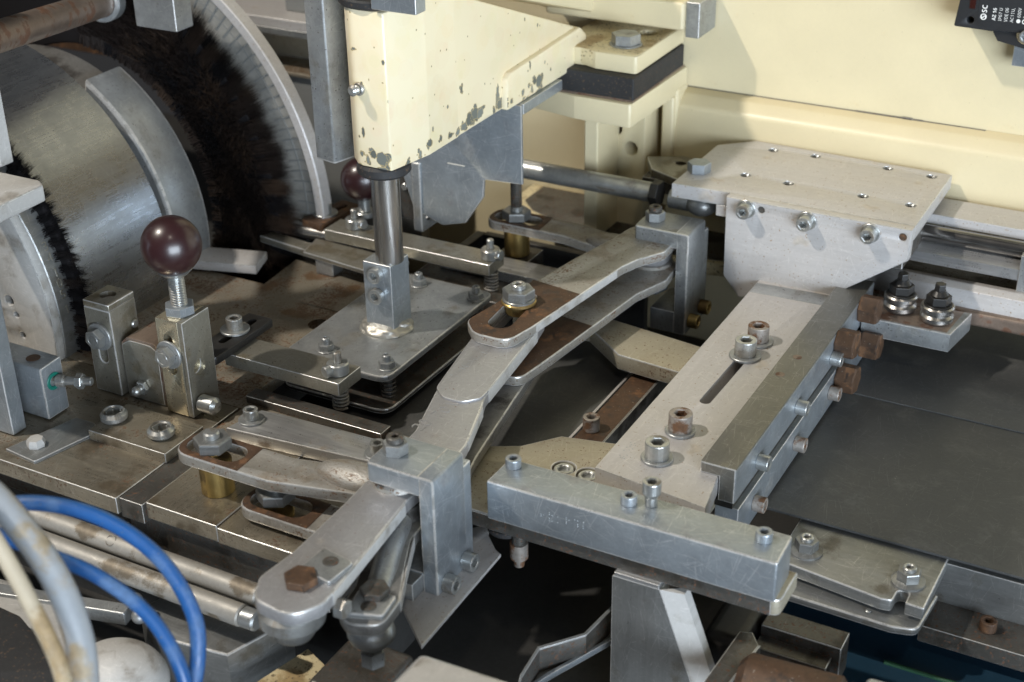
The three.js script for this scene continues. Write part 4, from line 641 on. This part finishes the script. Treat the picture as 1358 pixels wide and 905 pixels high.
// ================================================================ rollers with brushes on the left
{
  const ax = [-426, 20], at = (z) => [ax[0], ax[1], z];
  const disc = (z0, z1, r0, r1, ch = 0.8, seg = 120) => ring(at(z0), PZ, r0, r1, z1 - z0, ch, seg);
  const d = thing('drum', 'large grey metal drum with stepped collar and hub between the brush wheels', 'drum', at(-60));
  add(d, 'drum_shell', cyl(at(-62), PZ, 138, 82, 1.2, 160), M.drum);
  const c = add(d, 'collar', [lathe([[0, 0], [108, 0], [112, 2], [112, 42], [108, 53], [0, 53]], at(-115), PZ, 140)], M.castDark);
  { const o = []; for (let i = 0; i <= 40; i++) { const t = -0.6 + i / 40 * 1.62; o.push([ax[0] + 125 * Math.cos(t), ax[1] + 125 * Math.sin(t)]); } for (let i = 40; i >= 0; i--) { const t = -0.6 + i / 40 * 1.5; o.push([ax[0] + 90 * Math.cos(t), ax[1] + 90 * Math.sin(t)]); } add(c, 'collar_segment', elev(o, -115, -80, [], 2.5), M.zincDull); }
  add(d, 'dark_hub', [cyl(at(-142), PZ, 92, 30, 3, 100)], M.steelDark);
  const a = rng(8), tuftGeo = (n, len, spread, fan, thick) => { const l = []; for (let i = 0; i < n; i++) { const g = new THREE.ConeGeometry(thick * (0.7 + a() * 0.6), len * (0.75 + a() * 0.32), 3, 1, true); g.translate(0, len * 0.42, 0); const t = (a() - 0.5), w = (a() - 0.5); g.rotateZ(t * fan + (a() - 0.5) * 0.12); g.rotateX(-w * 0.16 + (a() - 0.5) * 0.14); g.translate(t * spread, 0, w * 9); l.push(clean(g)); } return mergeGeometries(l); };
  const brush = (label, z, r0, len, nT, ms, from, to, tufts, spread, fuzz) => {
    const t = thing('brush_wheel', label, 'brush wheel', at(z));
    add(t, 'brush_core', ring(at(z - 3), PZ, r0 - 8, r0 + len * 0.68, 5, 1, 100), M.bristleBlack);
    const vs = [0, 1, 2, 3].map((i) => { const g = tuftGeo(tufts, len, spread, spread / len * 0.62, 0.5); g.scale(MM, MM, MM); return g; });
    for (let i = 0; i < nT; i++) { const g = from + (to - from) * (i + a() * 0.35) / nT, o = new THREE.Mesh(vs[i % 4], ms[Math.floor(a() * ms.length)]); o.name = 'bristle_tuft'; o.position.set(r0 * Math.cos(g) * MM, r0 * Math.sin(g) * MM, (i % 2 - 0.5) * 4 * MM); o.rotation.z = g - Math.PI / 2; const k = 0.94 + a() * 0.08; o.scale.set(1, k, 1); o.castShadow = o.receiveShadow = true; t.add(o); base.set(o, at(z)); }
    if (fuzz) for (const [rr, n, ln] of fuzz) { const g2 = [0, 1, 2].map(() => { const l = []; for (let i = 0; i < 150; i++) { const g = new THREE.ConeGeometry(0.55, ln * (0.6 + a() * 0.6), 3, 1, true); g.translate(0, ln * 0.4, 0); g.rotateZ((a() - 0.5) * 0.9); g.rotateX(0.35 + a() * 0.75); g.translate((a() - 0.5) * 20, (a() - 0.5) * 14, (a() - 0.5) * 3); l.push(clean(g)); } const m = mergeGeometries(l); m.scale(MM, MM, MM); return m; });
      for (let i = 0; i < n; i++) { const g = from + (to - from) * (i + a() * 0.4) / n, o = new THREE.Mesh(g2[i % 3], ms[Math.floor(a() * ms.length)]); o.name = 'bristle_tuft'; o.position.set(rr * Math.cos(g) * MM, rr * Math.sin(g) * MM, 3 * MM); o.rotation.z = g - Math.PI / 2; t.add(o); base.set(o, at(z)); } }
    return t;
  };
  brush('large brown brush wheel with ragged tufts inside the far ring', -148, 112, 70, 52, [M.bristle, M.bristle, M.bristleBlack, M.bristle, M.bristleTan], -0.75, 1.5, 330, 13, [[118, 26, 20], [134, 28, 22], [142, 30, 18]]);
  brush('black haired brush wheel behind the near wheel rim', 26, 122, 34, 46, [M.bristleBlack, M.bristleBlack, M.bristle], -0.3, 1.0, 90, 7);
  const R = thing('index_ring', 'far pale ring with graduated inner band around the brown brush', 'ring', at(-165));
  add(R, 'outer_rim', disc(-171, -160, 180.5, 187.5, 0.8, 200), M.alu);
  add(R, 'graduated_band', disc(-170, -164, 150, 180.5, 0.4, 200), M.rimAlu);
  { const l = []; for (let i = 0; i < 48; i++) { const g = -0.6 + i * 0.044; const q = box(164, 180, -0.5, 0.5, -164, -163.4, 0.1); q.rotateZ(g); q.translate(ax[0], ax[1], 0); l.push(boxUV(q)); } add(R, 'band_marks', l, M.grey, { kind: 'stuff' }); add(R, 'band_line', disc(-164, -163.5, 171, 171.8, 0.1, 200), M.grey); }
  const W = thing('near_wheel', 'pale grey near wheel with three small holes and marked dark rim', 'wheel', at(40));
  const HW = [[-320.7, 34.2, 3.6], [-316.9, 25.5, 2.2], [-314.5, 12.3, 2.2]];
  add(W, 'wheel_face', elev(circ(ax[0], ax[1], 138, 160), 40, 47, HW.map(([x, y, r]) => circ(x, y, r, 18)), 0.8), M.pale);
  add(W, 'dark_rim', disc(26, 40.4, 120, 138.6, 0.6, 180), M.steel);
  { const l = []; ['3', '4', '1', '0', '5', '1'].forEach((ch, i) => { const g = new TextGeometry(ch, { font, size: 5.4, depth: 0.3, curveSegments: 2, bevelEnabled: false }); g.rotateY(Math.PI / 2); g.rotateX(-Math.PI / 2 * 0); const w = 0.36 - [0, 0.05, 0.12, 0.17, 0.22, 0.29][i]; g.translate(138.6, -2, 36); g.rotateZ(w); g.translate(ax[0], ax[1], 0); l.push(boxUV(g)); }); add(W, 'rim_numbers', l, M.latch); }
}
{
  const b = thing('slotted_clamp', 'grey clamp block with green ringed bolt in front of the near wheel', 'clamp block', [-262, 0, 92]);
  add(b, 'block', side([[100, 1, 1], [84, 1, 1], [84, 34, 1.5], [100, 33, 1.5]], -284, -244.5, [], 0.8), M.zinc);
  add(b, 'green_ring', ring([-244.5, 22, 92], PX, 3, 5.2, 0.8), M.green);
  add(b, 'tie_bolt', [cyl([-246, 22, 92], [1, 0.05, -0.35], 2.4, 24), hex([-232, 22.6, 87], [1, 0.05, -0.35], 8, 4), cyl([-243, 22, 91], [1, 0.05, -0.35], 3.6, 5)], M.screw);
  add(b, 'worn_hole', cyl([-256, 34, 93], Y, 4, 0.3, 0.1), M.rustPad);
  const p = thing('cover_plate', 'small pointed steel plate with dull bolt on the bed beside the clamp block', 'plate', [-230, 0, 115]);
  add(p, 'plate', plan([[-243, 134], [-220, 136.5, 1.5], [-212, 103, 3], [-217, 92, 4], [-232, 92]], 0, 2, [], 0.4), M.steel); add(p, 'bolt', lathe([[0, 0], [5, 0], [5.2, 2.5], [4.2, 4.4], [0, 4.6]], [-230.5, 2, 124], Y, 7), M.pale);
  const u = thing('upright_plate', 'grey upright plate at the left edge in front of the clamp block', 'upright plate', [-275, 0, 116]);
  add(u, 'plate', box(-320, -250.5, 0.5, 130, 111, 121, 1), M.zinc);
  const h = thing('cross_block', 'pale painted block jutting in at the left edge above the near wheel', 'block', [-280, 114, 100]);
  add(h, 'block', plan([[-330, 58], [-266, 57, 2], [-259.5, 61, 2], [-258, 150], [-330, 150]], 115, 124.5, [], 0.8), M.pale);
  const v = thing('upright_post', 'pale upright post standing behind the jutting block at the left edge', 'post', [-310, 124, 54]);
  add(v, 'post', box(-360, -297.5, 125, 330, 44, 54, 1), M.pale);
}
{ // top left background
  const r = thing('round_bar', 'brown stained round bar crossing the top left corner', 'round bar', [-340, 180, -45]), dir = [-63.2, -25.5, -150];
  add(r, 'bar', cyl([-281, 202.5, 90], dir, 8.8, 222, 0.6), M.barRust);
  add(r, 'end_collar', ring([-365, 168.4, -110], dir, 8, 12, 13, 1), M.zincDull);
  add(r, 'end_block', box(-348, -314, 153, 184, -138, -121, 1), M.zincDull);
  const s = thing('back_shelf', 'pale shelf with grey machine block at the back beyond the ring', 'shelf', [-340, 100, -340]);
  add(s, 'shelf', box(-470, -300, 104, 112, -420, -292, 1), M.alu); add(s, 'shelf_edge', box(-470, -300, 99, 104.4, -296, -291.5, 0.6), M.zincDull); add(s, 'block', box(-372, -320, 112, 160, -345, -312, 1), M.grey);
  const p = thing('back_board', 'grey back panel with brown ledge behind the ring and guide bar', 'panel', [-340, 40, -310]);
  add(p, 'panel', box(-420, -250, -60, 66, -312, -300, 1), M.grey); add(p, 'ledge', box(-420, -250, 66, 69, -330, -296, 0.6), M.deckRust); add(p, 'ledge_back', box(-420, -250, 69, 100, -336, -330, 0.6), M.beige); add(p, 'screw', cyl([-318, 84, -329], PZ, 5, 5), M.screw);
  const q = thing('far_frame', 'brown rusted frame with grey upright in the extreme top left corner', 'frame', [-700, 60, -330]);
  add(q, 'frame_plate', box(-900, -480, 40, 58, -420, -336, 1), M.rustPad); add(q, 'frame_top', box(-900, -480, 58, 120, -420, -400, 1), M.alu); add(q, 'upright', box(-676, -662, 58, 160, -380, -366, 1), M.grey);
}
{ // odd pieces on the rear left deck
  const s = thing('strip_bar', 'steel strip bar with rust stains lying behind the plum ball knob', 'bar', [-285, 2, -108]);
  add(s, 'bar', plan([[-330, -104], [-262, -124], [-254.5, -102], [-324, -82]], 1.5, 8, [], 0.6), M.alu);
  const t = thing('rear_slides', 'two overlapping steel slide plates left of the rear spring pin', 'slide plate', [-235, 8, -130]);
  add(t, 'long_slide', plan([[-276, -136], [-216, -128], [-212, -138], [-272, -146]], 7, 12, [], 0.5), M.latch); add(t, 'top_slide', plan([[-231, -124], [-160, -116], [-160, -143], [-236, -146]], 11, 14, [], 0.5), M.latch); add(t, 'slide_leg', [box(-222, -208, 0, 11, -136, -124, 1)], M.zincDull);
  const c = thing('end_cylinder', 'short bright cylinder lying under the rusty slotted bracket', 'cylinder', [-240, 14, -158]); add(c, 'cylinder', cyl([-262, 12, -156], PX, 6, 38, 1), M.chrome);
}

// ================================================================ foreground: hoses, tubes, castings
{
  const h = (name, label, pts, r, m) => { const t = thing(name, label, 'hose', pts[2]); add(t, 'hose', tube(pts, r, 90, 18), m); return t; };
  h('air_hose', 'blue air hose in the upper loop across the two galvanised tubes', [[-150, 79, 285], [-110.3, 82.1, 257.1], [-88.9, 82.8, 244.9], [-65.9, 76.5, 236.1], [-41.9, 61.2, 232.2], [-25.4, 40.7, 235.7], [-21, 27.1, 241.6], [-20.3, 8, 251.2], [-24, -25, 262]], 3.3, M.hoseBlue);
  h('air_hose', 'blue air hose in the lower loop behind the milky hose', [[-130, 84, 285], [-101, 79, 266.9], [-77.8, 70.6, 259.2], [-57.2, 62.3, 253], [-35.1, 47.3, 249.9], [-19.9, 28.5, 253.1], [-14.7, 12, 258], [-14, -20, 266]], 3.1, M.hoseBlue);
  h('milky_hose', 'thick milky grey hose at the left in front of the blue hoses', [[-105, 122, 280], [-86.1, 113, 276.7], [-70.5, 100.1, 276], [-51.7, 79.6, 278.2], [-39.2, 59.2, 283.8], [-32.5, 39, 292.6], [-28, 10, 305]], 5.7, M.hoseClear);
  h('yellowed_hose', 'thin yellowed hose nearest the lower left corner', [[-85, 128, 290], [-69.3, 114.2, 292.6], [-55.7, 98.2, 294.9], [-41.5, 79.8, 298.4], [-31.2, 65, 301.8], [-25.3, 52.8, 306.1], [-18, 30, 314]], 3.3, M.hoseBeige);
  const t1 = thing('support_tube', 'upper galvanised tube with stamped mark, nearer the bed', 'tube', [-160, -22, 149]); add(t1, 'tube', cyl([-320, -22, 149], [1, 0, 0.004], 5.6, 256, 0.8), M.tube); add(t1, 'stamp_mark', ring([-156, -17.6, 152.5], [0, 0.8, 0.6], 2.4, 3.1, 0.3, 0.1), M.steelDark);
  const t2 = thing('support_tube', 'lower galvanised tube ending at the silver gripper jaw', 'tube', [-160, -27, 162]); add(t2, 'tube', cyl([-320, -26, 160.5], [1, 0, 0.006], 5.6, 254, 0.8), M.tube); add(t2, 'tube_end', cyl([-66, -26, 162], [1, 0, 0.006], 5.2, 9, 1), M.zincDull);
  const L = thing('casting', 'pale rounded casting with grey side bracket in the lower left corner', 'casting', [-150, -50, 190]);
  add(L, 'casting_body', plan([[-300, 190], [-160, 176, 8], [-118, 206, 10], [-112, 300], [-300, 300]], -70, -38, [], 6), M.pale);
  add(L, 'rubber_cover', plan([[-250, 204], [-165, 208, 6], [-118, 228, 6], [-110, 310], [-250, 310]], -60, -28, [], 4), M.rubber);
  add(L, 'dome', ball([-112, -52, 202], 1, [25, 17, 21]), M.pale);
  add(L, 'side_strap', rotY(box(-240, -128, -44, -36, 178, 186, 1), 14, [-160, -40, 182]), M.zincDull);
  const s = add(L, 'small_bolts', [ball([-128, -34, 170], 4.4), ball([-120, -36, 176], 4)], M.zincDull);
  const B = thing('blue_grey_box', 'dark grey slanted box under the galvanised tubes', 'box', [-90, -60, 150]);
  add(B, 'box_body', plan([[-132, 164], [-100, 176], [-70, 172], [-58, 136], [-120, 128]], -80, -44, [], 1), M.steel);
  const C = thing('dark_channel', 'dark plate with bright edge line at the bottom, under the lower gripper arm', 'plate', [-30, -70, 180]);
  add(C, 'plate', plan([[-90, 230], [-30, 260], [10, 150], [-30, 130], [-60, 150]], -84, -72, [], 0.8), M.pit); add(C, 'edge_line', box(-26, 4, -72, -71, 190, 191, 0.3), M.zinc); add(C, 'cream_patch', plan([[-56, 170], [-48, 138], [-20, 150], [-32, 200]], -60, -57, [], 0.4), M.creamDirty);
  add(C, 'steel_block', box(-24, 12, -74, -42, 132, 172, 3), M.steelDark);
  const F2 = thing('front_block', 'smooth grey block with rounded corner at the bottom edge centre', 'block', [110, 0, 220]);
  add(F2, 'block', plan([[54, 190.5, 4], [180, 186], [180, 280], [50, 280]], -14, 20, [], 2.5), M.pale);
}
// ================================================================ safety switch, top right
{
  const s = thing('safety_switch', 'black plastic safety switch with white printed lettering at the top right', 'switch', [165, 165, -308]);
  add(s, 'housing', elev([[134.5, 163.5, 1], [141, 226], [200, 226], [200, 164], [161, 164], [157, 163, 2]], -332, -310, [circ(144, 168.4, 2.1, 20)], 0.8), M.plastic);
  add(s, 'lower_flange', elev([[157, 163, 2], [161, 157], [200, 150], [200, 164], [160, 164]], -330, -312, [circ(167.2, 163.6, 2.3, 20)], 0.8), M.plastic);
  add(s, 'red_window', box(142.5, 146, 175.5, 190, -310, -309.6, 0.1), plain('dark red lens', [0.03, 0.006, 0.004], 0, 0.3));
  const w = add(s, 'washer', washer([177.5, 163, -311.6], PZ, 2.4, 5.6, 1.2), M.gold); add(w, 'socket_screw', socket([177.5, 163, -310.6], PZ, 7, 3.5), M.zincDull);
  add(s, 'mounting_plate', box(169.6, 215, 140, 156, -326, -322, 0.5), M.zinc);
  const cv = document.createElement('canvas'); cv.width = 740; cv.height = 512; const x = cv.getContext('2d'); x.fillStyle = 'rgb(38,39,41)'; x.fillRect(0, 0, 740, 512); x.fillStyle = x.strokeStyle = 'rgb(222,222,218)';
  x.font = 'bold 62px sans-serif'; x.lineWidth = 9; x.beginPath(); x.arc(36, 52, 24, 0, 7); x.stroke(); x.fillText('S', 18, 74); x.fillText('SC', 72, 76);
  x.font = 'bold 44px sans-serif'; x.fillText('AZ 16', 14, 160); x.font = '40px sans-serif'; x.fillText('IP67 U', 14, 212); x.fillText('VDE 06', 14, 264); x.fillText('AC11U,', 14, 316); x.beginPath(); x.arc(32, 360, 18, 0, 7); x.fill(); x.fillText('600V', 62, 374); x.beginPath(); x.arc(32, 414, 18, 0, 7); x.stroke(); x.fillText('Semi', 62, 428); x.beginPath(); x.arc(32, 474, 18, 0, 7); x.fill(); x.fillText('INC', 62, 488);
  const t = new THREE.CanvasTexture(cv); t.colorSpace = THREE.SRGBColorSpace;
  const g = new THREE.PlaneGeometry(50, 34); g.rotateZ(Math.PI / 2); g.translate(165, 194, -309.75);
  const m = new THREE.MeshPhysicalMaterial({ name: 'printed switch face', map: t, roughness: 0.45 }); m.userData.print = 1;
  const b = base.get(s); g.translate(-b[0], -b[1], -b[2]); g.scale(MM, MM, MM); const o = new THREE.Mesh(g, m); o.name = 'printed_label'; o.castShadow = o.receiveShadow = true; s.add(o);
}
const GROUPS = { clamp_bar: 'clamp bars beside the press foot', slotted_bracket: 'slotted brackets', latch_block: 'latch blocks', ball_knob: 'ball knobs', brass_post: 'brass posts with nuts', slotted_lever: 'slotted levers', gripper_arm: 'gripper arms', pivot_bracket: 'pivot brackets', fixing_strip: 'milled fixing strips', air_hose: 'blue air hoses', support_tube: 'galvanised tubes', brush_wheel: 'brush wheels', hall_lamp: 'hall lamps' };
for (const o of scene.children) { const k = o.name.replace(/_\d{3}$/, ''); if (GROUPS[k]) o.userData.group = GROUPS[k]; }
scene.traverse((o) => { if (o.isMesh) { o.castShadow = o.receiveShadow = true; } });
renderer.render(scene, camera);
